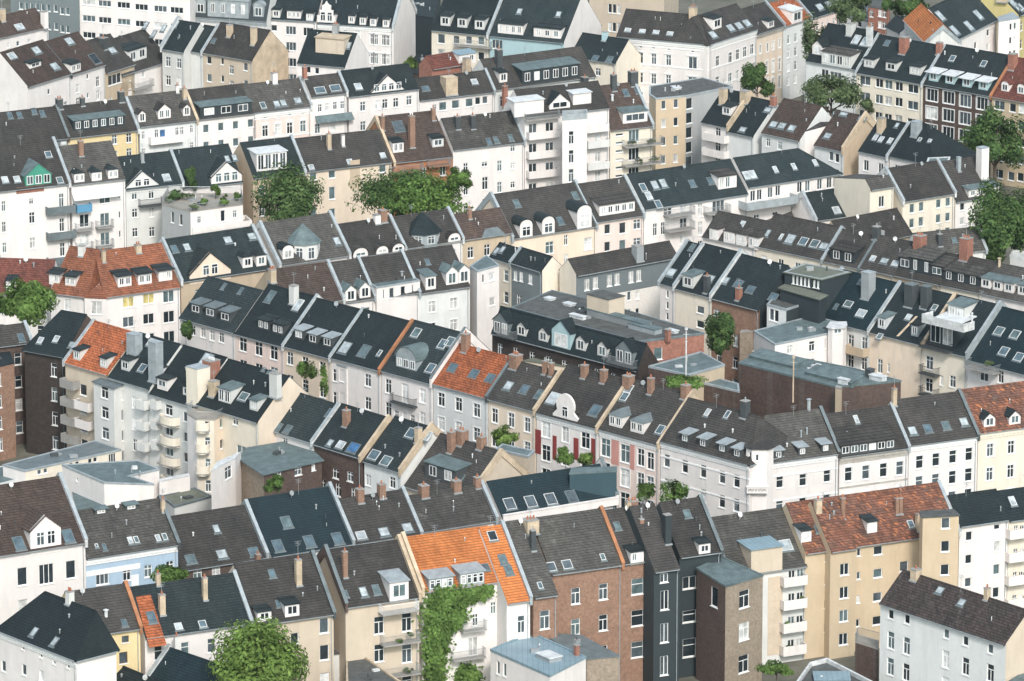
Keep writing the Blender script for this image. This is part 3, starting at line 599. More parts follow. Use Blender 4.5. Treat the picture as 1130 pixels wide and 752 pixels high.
        if win:
            ww = min(1.0, w/(win+.8)*.75); hh = min(1.9, h*.4); zb = s.zE+h*.12
            for k in range(win):
                xx = (k-(win-1)/2)*ww*1.35
                b = MB(); bars(b, ww, hh, 'T' if not arch else 'c', -.05, .03, 0, .08); b.box(-ww/2+.02, ww/2-.02, -.015, .02, .02, hh-.02, 1)
                put('window', b.mesh('window', ['frame', pick_glass(s.f.rng)]), d, Matrix.Translation((xx, y0, zb)))

class Block:
    """a body on a measured outline: pts are crop pixels of its roof's corners, each at its height; runs left to right along the front, then back"""
    def __init__(s, zone, pts, Z, label, roof, walls, name='courtyard_building', cat='building', group=None, par=None, base=0.0, over=0.0, host=None, ph=.35, edge='zn'):
        s.zone = zone; s.label = label; s.roof = roof; s.walls = walls; s.name = name; s.cat = cat; s.group = group; s.par = par; s.base = base; s.over = over; s.host = host; s.ph = ph; s.edge = edge
        zs = Z if isinstance(Z, (list, tuple)) else [Z]*len(pts); s.Q = [on_z(px(zone, p), z) for p, z in zip(pts, zs)]
        s.n = len(pts); s.faces = {}; s.extra = []
        area = sum(s.Q[i].x*s.Q[(i+1) % s.n].y-s.Q[(i+1) % s.n].x*s.Q[i].y for i in range(s.n))
        if area < 0: print('CHECK orientation', label)
        occ(s.Q)
        for i in range(s.n):
            a, b = s.Q[i], s.Q[(i+1) % s.n]; occ([Vector((a.x, a.y, base)), Vector((b.x, b.y, base)), b, a])
        BUILDS.append(s)
        s.M = Matrix.Translation((s.Q[0].x, s.Q[0].y, 0))
        if globals().get('VERB'): print(f'BLOCK {str(label)[:46]:48s}', [f'{q.x:.0f},{q.y:.0f},{q.z:.0f}' for q in s.Q])
    def face(s, i, zone=None):
        if i not in s.faces:
            a, b = s.Q[i], s.Q[(i+1) % s.n]; s.faces[i] = Face(a, b, min(a.z, b.z), zone or s.zone)
        return s.faces[i]
    def win(s, i, *a, **k): s.face(i).win(*a, **k); return s
    def grid(s, i, *a, **k): s.face(i).grid(*a, **k); return s
    def balc(s, i, *a, **k): s.face(i).balc(*a, **k); return s
    def box(s, p, w, d, h, mat, lid='znd', name='roof_box', zone=None, rot=None, pitch=0.0):
        s.extra.append((p, w, d, h, mat, lid, name, zone or s.zone, rot, pitch)); return s
    def build(s, bvh):
        if s.host: root = s.host.root; Mi = s.host.M.inverted()
        else:
            root = put(s.name, None, None, s.M); root.empty_display_size = .5; tag(root, s.label, s.cat, s.group); Mi = s.M.inverted(); ROOTS.append(root)
        s.root = root; Q = s.Q; n = s.n
        wl = s.walls if isinstance(s.walls, dict) else {'*': s.walls}
        for i in range(n):
            m = wl.get(i, wl['*'])
            if i in s.faces:
                f = s.faces[i]; a, b = Q[i], Q[(i+1) % n]
                def ret(mb, f=f, a=a, b=b):
                    t = min(a.z, b.z)
                    if abs(a.z-b.z) > .05: mb.face([(0, 0, t), (f.W, 0, t), (f.W, 0, b.z), (0, 0, a.z)] if False else ([(0, 0, t), (f.W, 0, t), (0, 0, a.z)] if a.z > b.z else [(0, 0, t), (f.W, 0, t), (f.W, 0, b.z)]))
                f.emit(root, Mi, bvh, m, ret=ret)
            else:
                a, b = Mi @ Q[i], Mi @ Q[(i+1) % n]; mb = MB(); mb.face([(a.x, a.y, s.base), (b.x, b.y, s.base), (b.x, b.y, b.z), (a.x, a.y, a.z)]); put('wall', mb.mesh('wall', m), root)
        c = sum((Vector((q.x, q.y, 0)) for q in Q), Vector())/n
        out = []
        for i, q in enumerate(Q):
            d0 = (Q[i]-Q[i-1]); d0.z = 0; d1 = Q[(i+1) % n]-Q[i]; d1.z = 0; n0 = Vector((d0.y, -d0.x, 0)).normalized(); n1 = Vector((d1.y, -d1.x, 0)).normalized()
            k = max(.35, 1+n0.dot(n1)); out.append((n0+n1)/k)
        loc = [Mi @ q for q in Q]; o = s.over+.03
        P = [(loc[i].x+(Mi.to_3x3() @ out[i]).x*o, loc[i].y+(Mi.to_3x3() @ out[i]).y*o) for i in range(n)]
        mb = MB(); mb.prismz(P, [q.z-.12 for q in Q], [q.z+.004 for q in Q]); put('roof', mb.mesh('roof', s.roof), root)
        if s.par == 'rail':
            mb = MB()
            for i in range(n):
                a, b = loc[i], loc[(i+1) % n]; k = max(2, int((b-a).length/.16))
                for j in range(k): q = a+(b-a)*(j/k); mb.tube((q.x, q.y, q.z), (q.x, q.y, q.z+s.ph), .015, n=4, caps=False)
                mb.tube((a.x, a.y, a.z+s.ph), (b.x, b.y, b.z+s.ph), .03, n=6)
            put('railing', mb.mesh('railing', 'steel'), root)
        elif s.par:
            mb = MB(); R3 = Mi.to_3x3()
            inn = [(loc[i].x-(R3 @ out[i]).x*.22, loc[i].y-(R3 @ out[i]).y*.22) for i in range(n)]; ou = [(loc[i].x+(R3 @ out[i]).x*.05, loc[i].y+(R3 @ out[i]).y*.05) for i in range(n)]
            for i in range(n):
                j = (i+1) % n; mb.prismz([ou[i], ou[j], inn[j], inn[i]], [Q[i].z-.15, Q[j].z-.15]+[Q[j].z-.15, Q[i].z-.15], [Q[i].z+s.ph, Q[j].z+s.ph, Q[j].z+s.ph, Q[i].z+s.ph])
            put('parapet', mb.mesh('parapet', s.par), root)
        A = abs(sum(Q[i].x*Q[(i+1) % n].y-Q[(i+1) % n].x*Q[i].y for i in range(n)))/2; r = random.Random(int(Q[0].x*7+Q[0].y*3))
        if A > 25 and max(q.z for q in Q)-min(q.z for q in Q) < .1 and n < 7:
            for k in range(min(6, 1+int(A/25))):
                t = [r.random()**1.5+.15 for _ in Q]; w0 = sum(t); c0 = sum((q*(a/w0) for q, a in zip(loc, t)), Vector()); mb = MB()
                if r.random() < .5: mb.tube((0, 0, -.1), (0, 0, .5), .09, n=8); mb.tube((0, 0, .501), (0, 0, .6), .15, .08, 8)
                else: a = r.uniform(.3, .6); mb.box(-a, a, -a*.7, a*.7, -.05, r.uniform(.2, .5))
                put('roof_vent', mb.mesh('roof_vent', r.choice(('lead', 'steel', 'pw', 'dkg'))), root, Matrix.Translation(c0) @ Matrix.Rotation(r.uniform(0, 1), 4, 'Z'))
        for p, w, d, h, mat, lid, nm, zone, rot, pitch in s.extra:
            zz = sum(q.z for q in Q)/n; P0 = on_z(px(zone, p), zz); u = rot if rot is not None else math.atan2((Q[1]-Q[0]).y, (Q[1]-Q[0]).x)
            mb = MB(); mb.prism([(-d/2, -.3), (-d/2, h), (d/2, h+d*pitch), (d/2, -.3)], -w/2, w/2); mb.prism([(-d/2-.1, h+.002), (-d/2-.1, h+.1), (d/2+.1, h+d*pitch+.1), (d/2+.1, h+d*pitch+.002)], -w/2-.1, w/2+.1, 1)
            put(nm, mb.mesh(nm, [mat, lid]), root, Mi @ Matrix.Translation(P0) @ Matrix.Rotation(u, 4, 'Z'))

# ------------------------------------------------------------------ plants
def leafy(center, rx, ry, rz, n, size, mat, rng, clumps=14, inner=.35, drop=0.0):
    mb = MB(); cs = []
    for k in range(clumps):
        a = rng.uniform(0, 2*PI); b = math.acos(rng.uniform(-.75, 1)); q = rng.uniform(inner, .85)
        cs.append((Vector((rx*q*math.sin(b)*math.cos(a), ry*q*math.sin(b)*math.sin(a), rz*q*math.cos(b))), rng.uniform(.28, .52)))
    for k in range(n):
        c, r = rng.choice(cs); d = Vector((rng.gauss(0, 1), rng.gauss(0, 1), rng.gauss(0, 1))).normalized()*(rng.random()**.4)
        p = center+c+Vector((d.x*rx*r, d.y*ry*r, d.z*rz*r)); p.z -= drop*rng.random()**2*rz
        nn = (d*.7+c.normalized()*.8+Vector((rng.gauss(0, .4), rng.gauss(0, .4), rng.gauss(.5, .4)))).normalized(); t = nn.cross(Vector((rng.gauss(0, 1), rng.gauss(0, 1), rng.gauss(0, 1)))).normalized(); w = nn.cross(t)
        s = size*rng.choice((.55, .8, 1, 1, 1.3, 1.7))*rng.uniform(.8, 1.2); t = t*s; w = w*s*.6
        mb.face([p-t, p-w*.9, p+t, p+w*.9])
    return mb.mesh('crown', mat)
def tree(p, zone, wz, hz, Zc, label, mat='leaf_mid', n=4500, size=.28, seed=1, name='tree', cat='tree', base=0.0, clumps=16, group=None, inner=.35, drop=0.0, dense=1.0, Y=None):
    """p: middle of the crown in the crop, wz x hz its size; Zc the height of its middle"""
    rng = random.Random(seed)
    if Y: d = ray(px(zone, p)); c = CAM+d*(Y/d.y); Zc = c.z
    else: c = on_z(px(zone, p), Zc)
    sc = F/(c-CAM).length*ZONES[zone][2]; rx = wz/2/sc; rz = max(.3, hz/2/sc/math.cos(PITCH)*.96)
    o = put(name, None, None, Matrix.Translation((c.x, c.y, base))); tag(o, label, cat, group)
    cl = Vector((0, 0, Zc-base)); put('crown', leafy(cl, rx*1.0, rx*.9, rz*1.0, int(n*dense*2.4), size*.62, mat, rng, clumps, inner, drop), o)
    mb = MB(); r = max(.05, rx*.07); top = Zc-base
    mb.tube((0, 0, 0), (0, 0, top*.55), r, r*.75, 8); mb.tube((0, 0, top*.55), (rx*.05, 0, top+rz*.4), r*.75, r*.2, 7)
    for k in range(6):
        a = 2*PI*k/6+rng.random(); q = rng.uniform(.4, .7)*rx; z0 = top-rz*rng.uniform(.3, .9); mb.tube((0, 0, max(.1, z0)), (q*math.cos(a), q*math.sin(a), max(.2, z0)+rz*rng.uniform(.4, .8)), r*.4, r*.12, 6)
    put('trunk', mb.mesh('trunk', 'bark'), o); return o
def _panel(s, p, w, h, mat, zone=None, proud=.04, name='facade_panel'):
    c = s.f.at(p, zone); s.extra.append(('panel', c.x, c.z, s.f.mx(w, zone), s.f.mz(h, zone), mat, proud, name)); return s
def _xpanel(s, root, M, bvh, x, z, w, h, mat, proud, name):
    mb = MB(); mb.box(-w/2, w/2, -proud, -.002, -h/2, h/2); put(name, mb.mesh(name, mat), root, M @ Matrix.Translation((x, 0, z)))
def _patch(s, pts, mat, zone=None, name='tile_patch'):
    s.extra.append(('patch', [s.roofpt(p, zone) for p in pts], mat, name)); return s
def _xpatch(s, root, M, bvh, pts, mat, name):
    mb = MB(); q = [(p.x, p.y, s.rz(p.y)+.03) for p in pts]; mb.face(q[::-1] if (q[1][0]-q[0][0]) < 0 else q); put(name, mb.mesh(name, mat), root, M)
def _awning(s, p, w, h, mat, zone=None):
    c = s.f.at(p, zone); s.extra.append(('awn', c.x, c.z, s.f.mx(w, zone), s.f.mz(h, zone), mat)); return s
def _xawn(s, root, M, bvh, x, z, w, h, mat):
    mb = MB(); mb.prism([(-.004, h/2), (-.004, h/2-.06), (-1.1, -h/2), (-1.1, -h/2+.06)], -w/2, w/2); put('awning', mb.mesh('awning', mat), root, M @ Matrix.Translation((x, 0, z)))
House.panel = _panel; House.x_panel = _xpanel; House.patch = _patch; House.x_patch = _xpatch; House.awning = _awning; House.x_awn = _xawn
def split_mat(name, top, bot, z0):
    N = NT(name); x, y, z, v, rnd = N.coords(); fine = N.noise(v, 4, 4, .65)
    k = N.ramp(fine, .25, .75, .86, 1.12)
    MATS[name] = N.surf(N.mix(1.0, N.mix(N.math('GREATER_THAN', z, z0), bot, top), N.comb(k, k, k), 'MULTIPLY'), .8)
H = House; B = Block
# ================================================================== the middle street, front facing left
Rm = Row((197,350), (726,492), 14, 'row houses along the middle street')
H(Rm,'B1',(740,640),(970,710),(995,505),'white row house with three small shed dormers and ivy on its left corner','white','dk').dorm('shed',[(812,605),(872,620),(934,638)],44,42,1,'znd','dkg').win([(800,695),(842,705),(880,718),(918,725)],22,40,2).sky([(930,512),(1000,530)],16,24)
H(Rm,'B2',(-83,711),(120,763),(160,528),'pink row house with two flat dormers low on its dark roof','pink','bk',R='pw').dorm('box',[(40,672),(100,690)],48,40,2,'dk','dkg').sky([(70,555),(185,590)],30,45).chim([(167,572)],28,62,'ltgrey',0).win([(20,90),(83,105),(-45,75)],32,55,2,zone='C2')
H(Rm,'C2',(120,85),(315,135),(345,-95),'cream row house with three grey dormers in a row above a leafy tree','peach','bk',R='pw').dorm('shed',[(187,35),(245,53),(305,67)],38,40,1,'zn','dkg').win([(150,135),(213,155),(285,175)],26,52,2)
hb = H(Rm,'C2',(315,135),(520,183),(545,-47),'white row house with a rounded bay and a brick topped right party wall','white','bk',R='orb').sky([(380,90),(460,103)],40,45).sky([(523,112)],16,22).win([(473,225),(340,205)],26,52,2)
B('C2',[(345,160),(385,172),(420,170),(438,158),(420,145),(350,135)],13.2,None,'gz','white',host=hb,par='lead',ph=.15).win(0,[(365,205)],22,50,2).win(1,[(405,212)],20,50,2)
H(Rm,'C2',(525,190),(735,237),(760,0),'white row house with a broad round topped dormer and a small black balcony','white','dk',R='white',sh=.75).dorm('arch',[(632,158)],85,38,3,'gz','zn').sky([(675,28),(735,175),(785,75),(815,65)],34,36).win([(558,250),(700,290)],25,58,2).win([(628,280)],28,80,1).balc([(612,325)],100,'bars',.8,'dkg','darkmetal').win([(592,372),(625,380),(658,390)],18,45)
H(Rm,'C2',(740,240),(965,300),(983,107),'pale blue row house under a bright red tiled roof','bluew','red',R='dkg').sky([(827,172),(915,197),(983,215)],36,32).win([(778,305),(850,325),(925,350)],28,56,3,100,sur=1).chim([(880,95)],28,62)
H(Rm,'C2',(968,303),(1163,355),(1181,167),'apricot row house with three skylights and twin metal flues on the ridge','peach','br',R='tan').sky([(5,248),(72,262),(135,283)],34,34,zone='C3').win([(1000,372),(1068,390),(1135,410)],25,60,3,100,sur=1).chim([(155,192),(182,200)],17,46,zone='C3',pot='steel').chim([(35,158)],40,38,zone='C3',pots=3)
H(Rm,'C3',(115,360),(370,428),(370,190),'white and wine red row house with a round topped scroll gable','white','br',R='tan',corn='white_paint').gfront((240,400),100,108,'white','round',1).panel((128,480),24,100,'wine').panel((196,505),16,100,'wine').panel((285,510),20,90,'wine').panel((357,520),18,105,'wine').win([(160,430),(323,475)],36,66,3,98,'c',sur=1).win([(240,450)],28,64,3,98,sur=1).sky([(190,300),(365,350)],42,44).chim([(320,205),(400,225)],24,42)
H(Rm,'C3',(375,430),(625,495),(628,248),'pink and white row house with two hipped dormers beside a white gable triangle','pink','br',R='tan',corn='white_paint',gw='white').dorm('hip',[(448,395),(537,420)],52,46,2,'znd','white').sky([(503,262),(487,292),(635,430)],28,34).win([(407,505),(488,530)],38,74,3,100,sur=1).win([(553,545),(593,560)],28,72,3,100,sur=1).panel((447,520),30,110,'rosy').panel((518,540),18,110,'rosy').chim([(595,272)],22,55).chim([(740,288)],30,42).chim([(478,240)],36,40,pots=2)
m9 = H(Rm,'G7',(130,520),(590,612),(500,335),'white corner house with white lidded dormers and a small octagonal corner turret','white','br',hipR=3.2,name='corner_house',corn='white_paint',course=2.0).dorm('shed',[(262,487),(355,512),(455,540),(532,565)],38,48,1,'zn','dkg',over=.24).win([(168,605),(262,635),(357,660),(455,690),(530,710)],30,66,4,125,'h').sky([(380,355),(483,365)],24,36).chim([(575,365)],36,70,'dkg',1,pot='steel')
Rk = Row((849,512), (1080,481), 14, 'row houses along the street at the right')
H(Rk,'G7',(690,615),(1062,572),(800,357),None,'white','gm',hipL=2.2,R='br',host=m9,corn='white_paint',course=2.0).dorm('shed',[(748,572),(872,555),(992,538)],44,46,1,'zn','dkg',over=.24).win([(755,715),(875,705),(1000,685)],38,62,3,125,'h').pipe_([(905,340)],60,.22,'zn').pipe_([(865,480),(895,465)],30,.1,'zn')
cb = B('G7',[(580,530),(612,540),(690,540),(722,528),(715,500),(590,498)],16.6,None,'br','white',host=m9,over=.25).win(0,[(600,575)],12,32,1,None,'s').win(1,[(637,590)],16,34,1,None,'s').win(1,[(637,715)],44,60,2,120,'h').win(2,[(678,590)],12,32,1,None,'s')
H(Rk,'C4',(367,545),(652,507),(430,350),'white house with wavy window hoods and one long dormer strip across its roof','white','br',R='zn',corn='stone',course=1.0).dorm('shed',[(480,503)],232,42,6,'br','dkg',pitch=24,wf=.8).win([(400,615),(472,607),(545,598),(613,590)],32,58,3,115,'h',sur=3).sky([(432,388)],22,36)
H(Rk,'C4',(655,500),(940,457),(720,290),'white house with four skylights in a level line on a grey brown roof','white','br',R='dkg',corn='white_paint').sky([(665,435),(728,425),(803,413),(878,398)],36,36).win([(695,565),(763,555),(833,543),(900,532)],32,54,3,86,'h',sur=1).chim([(572,325)],22,62,'tan')
H(Rk,'C4',(943,450),(1250,403),(1000,247),'cream house with a rusty red roof and two small grey dormers at the right edge','cream','rw',corn='cream').dorm('gable',[(985,400),(1090,390)],48,34,1,'dk','white').win([(988,515),(1075,503)],28,54,3,100,sur=1)

# ------------------------------------------------------------------ wings across the middle street
Rw = Row((285,472), (441,520), 12, 'rear wings with party walls across the middle street')
H(Rw,'C2',(18,422),(240,482),(275,303),'white rear wing with three little skylights beside a tall apricot gable','white','dk',R='pw').sky([(72,407),(103,420),(143,428),(318,360)],28,30).win([(50,460),(130,480)],20,30)
H(Rw,'C2',(245,490),(440,550),(500,362),'brown brick rear wing with a blue skylight and a brick chimney','brd','dk',R='tan').sky([(318,485)],22,26).sky([(362,493)],34,30).sky([(415,505)],46,36,'blueglass').chim([(385,405)],24,55).win([(340,612),(400,625)],26,42)
H(Rw,'C2',(452,558),(605,612),(700,408),'pale blue rear wing with pairs of skylights under a mossy dark roof','bluew','dk',R='tan',sh=.5).sky([(500,535),(550,560),(655,445),(715,455)],40,36).sky([(638,550)],18,24).chim([(683,475)],22,52,'tan',0).win([(475,640),(575,650)],24,46)
H(Rw,'C2',(620,672),(872,735),(900,482),'beige rear wing with a wide green lidded box dormer and three brick chimneys','beige','br',R='tan').dorm('box',[(775,612)],130,62,2,'gz','dkg',wf=.45).chim([(820,515)],24,75).chim([(863,475)],38,42,pots=2).chim([(945,498)],28,38).sky([(855,630)],34,32)
B('G4',[(490,152),(640,186),(668,160),(520,128)],13.5,'beige flat roofed annexe with one dark shuttered window facing the courtyard','gz','beige',name='annexe',par='zn',ph=.12).win(0,[(528,238)],42,72,1,None,'s',gl='glass')

# ------------------------------------------------------------------ the upper of the two front rows
R1a = Row((201,630), (690,552), 13.5, 'houses of the upper front row')
H(R1a,'D1',(-180,252),(358,187),(130,-80),'white house with brown tiles and a pointed white dormer gable at the left edge','white','bn',R='pw',sh=.45).gfront((190,210),122,140,'white','plain',2,arch=True).sky([(78,180),(282,150)],46,60).win([(93,317),(294,288)],40,76,2,135,'s').win([(193,307)],58,84,2,135,'t').pipe_([(5,60)],10)
R1b = R1a
H(R1b,'D1',(360,243),(742,190),(500,18),'sky blue and white house under a mottled grey brown roof','blue','gm',gw='white',R='dkg',corn='white_paint').win([(425,325)],52,52,1,None,'t').win([(527,310),(615,295),(705,278)],32,50).panel((470,290),215,22,'white_paint').panel((560,340),30,60,'white_paint').sky([(400,190)],14,16).sky([(432,195)],18,28).sky([(540,168),(565,165),(655,158),(683,153)],22,30).dorm('box',[(420,48),(545,30)],48,22,1,'gz','dkg').chim([(700,40)],18,45,'tan')
R1 = Row((201,630), (690,552), 13.5, 'houses of the upper front row')
H(R1,'D1',(755,295),(1110,240),(860,45),'dark brick house with four scattered skylights on a dull brown roof','brd','br',R='zn',sh=.6).sky([(897,120)],28,36).sky([(920,225),(790,245),(1052,215)],46,38).win([(820,310),(897,297)],34,34).chim([(1070,262)],22,36)
H(R1,'D2',(75,230),(415,190),(180,-35),'house with a smooth blue black roof and four large skylights','bluew','tl',R='zn',sh=.5).sky([(135,92),(100,190),(230,172),(347,160)],46,50)
H(R1,'D2',(415,190),(697,137),(500,-25),'house with a streaky brown roof and three pale skylights above its gutter','white','br',R='zn').sky([(445,147),(540,133),(637,115)],44,36,'skypale').chim([(440,720),(530,700)],34,44,zone='C2').pipe_([(510,20),(520,40)],14)
H(R1,'D2',(697,137),(1010,85),(820,-45),'house with a weathered grey roof and no skylights between zinc party walls','white','gm',R='zn',sh=.5).chim([(705,695)],42,34,zone='C2').chim([(838,670)],40,32,zone='C2').chim([(927,660)],30,32,zone='C2').pipe_([(828,20)],16)
h7 = H(R1,'G4',(520,470),(1050,385),(640,270),'blue black roofed house with four big tilted windows and a white scroll gable wall','white','tl',fpar='white',R='white',sh=.7).sky([(553,402),(650,392),(742,380),(838,368)],54,56,'glassm')
B('G4',[(830,262),(1047,250),(1047,232),(840,238)],17.3,None,'gz','slatet',host=h7,par='gz',ph=.08)

# ------------------------------------------------------------------ the front row
RF = Row((281,690), (1114,572), 14, 'houses of the lower front row')
R8 = Row((0,697), (82,729), 16, None)
H(R8,'D1',(-15,540),(310,668),(300,423),'white hipped roof house with little arched windows at the lower left corner','white','bk',hipR=(395,465),hipL=(190,375),depth=5.4,name='corner_house',corn='white_paint').win([(15,690),(100,705),(172,730)],20,44,2,110,'s').win([(95,615),(170,648),(225,675),(283,692)],12,14,1,None,'s').sky([(142,548),(228,588)],22,36,'skypale').pipe_([(248,552)],14).chim([(290,420)],24,40,'fog',2)
H(RF,'D1',(330,570),(585,535),(420,362),'yellow house with a brick topped party wall at the lower left','yellow','br',R='orb').win([(520,578)],28,28,1,None,'s',fr='brownframe').win([(512,655)],34,48,2,100,'s',fr='brownframe').sky([(515,510)],26,30).pipe_([(440,480)],24,.2,'lid')
H(RF,'D1',(605,585),(1045,502),(740,335),'house with a bright orange strip of new tiles on its dark roof','white','dk',R='pw').patch([(620,615),(692,602),(625,393),(563,402)],'red').sky([(628,487)],38,50).sky([(740,525),(840,515)],34,32).chim([(672,465)],30,72,'tan').chim([(850,405)],24,82,'tan').chim([(733,615)],24,50,'fog').chim([(655,345)],22,40,'tan')
H(RF,'D2',(5,522),(335,475),(120,238),'beige house with two low dormers behind the bright green tree','beige','br',R='dkg').sky([(75,305)],30,36).sky([(103,430)],26,30).dorm('shed',[(45,482)],56,42,1,'dk','white').dorm('shed',[(160,457)],58,52,1,'dk','white').chim([(185,342)],30,95,'tan').win([(292,517)],38,64,2,118,'s').win([(170,575)],34,48,2,100,'s')
h12 = H(RF,'D2',(385,448),(690,405),(430,190),'beige house with three stacked balconies and a thin red brick chimney','beige','br',L='brd',R='tan',sh=.6).win([(520,520)],42,74,3,117,'T').win([(635,505)],42,82,3,132,'T').balc([(618,597)],150,'bars',1.4,'concrete','steel',3,135).balc([(612,468)],150,'bars',1.4,'concrete','white_paint').dorm('box',[(605,380)],78,80,1,'zn','white').chim([(378,312)],24,98).sky([(455,382),(508,372)],34,42).sky([(378,390)],28,30)
h13 = H(RF,'G5',(155,345),(548,287),(280,60),'house with a vivid orange roof and two grey dormers over a vine clad wall','white','or',L='tan',sh=.6).dorm('box',[(238,302)],112,60,4,'zn','zn',wf=.82,wst='h').dorm('box',[(382,284)],112,64,4,'zn','zn',wf=.82,wst='h').sky([(440,226)],42,32,'glassm').win([(385,592)],46,86,2,140,'d').win([(395,470),(478,415)],26,56,1).balc([(395,520)],110,'bars',1.0,'concrete','steel').balc([(370,650)],150,'bars',1.0,'concrete','steel')
RFf = Row((281,690), (1114,572), 14, None).back(-2.7)
H(RFf,'G5',(545,392),(652,384),(470,38),None,'white','or',R='zn',host=h13,sh=.5).win([(607,490)],34,82,2,150,'T').sky([(473,82)],46,48,'glass').sky([(521,190),(548,240)],42,48,'glasst')
h14 = H(RF,'D3',(185,315),(480,267),(200,63),'red brown brick house with a grey slate roof and orange brick party wall','brk','gm',R='orb').win([(283,398),(398,380)],38,68,3,131,'T').sky([(180,278),(247,268)],44,40,'glassm').sky([(395,237)],22,28)
H(RFf,'D3',(112,408),(212,396),(60,82),None,'brk','gm',host=h14).win([(155,497)],40,78,2,140,'T').sky([(135,355)],24,28).chim([(105,200)],26,74,'dkg',1,pot='steel').chim([(105,112)],66,32,'tan',3)
h15 = H(RF,'D3',(480,267),(612,250),(560,22),'part brick and part black slate house with a tall slate chimney','brk','br').win([(540,358)],52,68,3,133,'h').dorm('shed',[(540,240)],55,46,2,'dk','white').sky([(455,108)],30,36).chim([(555,152)],22,72,pot='steel').chim([(600,35)],36,42,pots=2).chim([(503,45)],30,40,'tan')
H(RFf,'D3',(612,300),(718,288),(640,10),None,'slate','br',host=h15).win([(650,314)],34,38,1,None,'d').win([(652,415)],34,82,3,138,'d').chim([(662,168)],34,108,'slate',0)
H(RF,'D3',(718,236),(890,222),(720,0),None,'slate','br',R='dkg',host=h15).win([(755,342)],56,52,1,None,'d').win([(755,482)],56,50,1,None,'h').win([(755,612)],56,78,1,None,'h').dorm('shed',[(818,200)],48,44,1,'dk','white').sky([(745,57)],32,36)
B('D3',[(785,282),(905,358),(1060,312),(890,236)],[13.6,13.0,13.0,13.6],'square brick stair wing with a grey green lean to roof between the front houses','gz',{'*':'brd',0:'brd',1:'brt'},name='rear_wing',par='gz',ph=.08).win(1,[(983,410)],44,74,3,137,'T').win(0,[(858,402)],26,82,1,None,'s',gl='glass')  # left wall takes a darker brick than the right, its shade painted in
H(RF,'D4',(-90,320),(230,275),(0,50),'house with a mossy grey roof and a pale roof box over four stacked loggias','fog','gm',L='dkg').dorm('box',[(65,260)],132,100,0,'bf','beige',pitch=3).sky([(140,188)],56,46).win([(165,320),(200,316)],28,60,4,98,'d').balc([(182,352)],100,'panel',1.1,'concrete','white',4,97).panel((95,480),62,330,'oldpaint',name='render_panel')
h18 = H(RF,'D4',(225,224),(862,134),(440,-27),'long ochre house under a patched rusty red roof with thin chimneys','ochre','rw',R='pw',sh=.2,pipe=False).win([(312,233)],20,34,4,100,'s').win([(523,205)],38,38,4,100,'s').win([(443,215)],16,32,4,100,'s').win([(630,275)],36,42,2,100,'s').win([(725,205),(725,295)],14,40,1,None,'s').dorm('shed',[(225,150)],42,48,1,'dk','white').dorm('shed',[(498,112)],42,48,1,'dk','white').chim([(272,90)],32,92,'tan').chim([(374,70)],22,78).chim([(600,52),(615,50)],18,58).chim([(690,118)],26,60,'tan').sky([(658,100)],28,30).sky([(400,160),(272,120)],30,34,'glassm')
H(Row((281,690),(1114,572),14,None).back(-1.3),'D4',(330,214),(436,206),(420,-22),None,'ochre','rw',host=h18,pipe=False).win([(383,287)],38,50,4,98,'d')
B('D4',[(708,70),(858,62),(835,38),(695,46)],17.2,None,'bt',{'*':'ochre'},host=h18,over=.1).win(0,[(718,107)],30,46,1,None,'s').win(0,[(803,95)],36,46,3,98,'s')
H(RF,'D4',(865,112),(1068,82),(960,-38),'narrow white house with a black roof beside the ochre house','white','bk').win([(900,150)],28,38,4,97,'s').win([(1016,112)],26,22,1,None,'s').win([(1016,192)],28,44,3,97,'s').sky([(1080,5)],30,40)
H(RF,'D4',(1070,88),(1300,58),(1150,-55),'cream house with white balconies at the right edge','cream','bk').balc([(1110,155)],84,'panel',1.1,'concrete','white',4,97).win([(1095,130),(1120,130)],18,50,4,97)
Rq = Row((970,666), (1108,712), 13, None)
h20 = H(Rq,'D4',(525,432),(1046,602),(900,378),'pale blue building with a long striped rust brown roof at the lower right corner','bluew','rs',gw='beige',name='apartment_house',pipe=False).win([(575,475),(642,495),(805,555),(885,585),(988,618)],20,38,1,None,'s').win([(575,582),(640,605),(803,660),(885,690),(988,717)],26,72,2,110,'T').sky([(780,375),(870,425)],26,26,'skypale').chim([(680,318)],30,30,'tan').chim([(975,405)],18,38,'tan')
B('D4',[(655,500),(765,532),(795,514),(690,478)],11.6,None,'gz','cream',host=h20,over=.1).win(0,[(712,548)],22,40,1,None,'s').win(0,[(712,645)],26,66,2,105,'T')
# small roofs along the bottom edge
Rb = Row((80,760), (150,790), 8, None)
H(Rb,'D1',(300,795),(600,880),(500,685),'low black roof in front of the yellow house at the bottom edge','white','bk',name='shed_house')
H(Row((155,760),(240,790),9,None),'D1',(590,775),(940,890),(830,655),'blue black tiled roof with a white verge beside the bright green tree','white','tl',L='pw',name='shed_house')
H(Row((250,775),(310,790),9,None),'D1',(960,880),(1220,940),(1050,715),'dark roof with three chimneys in front of the bright green tree','brd','dk',name='shed_house').chim([(915,745)],30,90,'orb').chim([(985,730)],45,75,'tan',2).chim([(1075,755)],26,45,'brk')
B('D2',[(243,592),(286,642),(386,630),(348,572)],8.5,'small grey flat roofed annexe under the beige house','bt',{'*':'fog',0:'grey'},name='annexe',over=.15).win(1,[(365,697)],18,52,1,None,'s').win(0,[(270,700)],12,50,1,None,'s')
B('D2',[(385,780),(640,780),(515,692),(385,606)],8,'dark slanting wall and low roof below the stacked balconies','bt',{'*':'brd'},name='garage',par='tan',ph=.2)
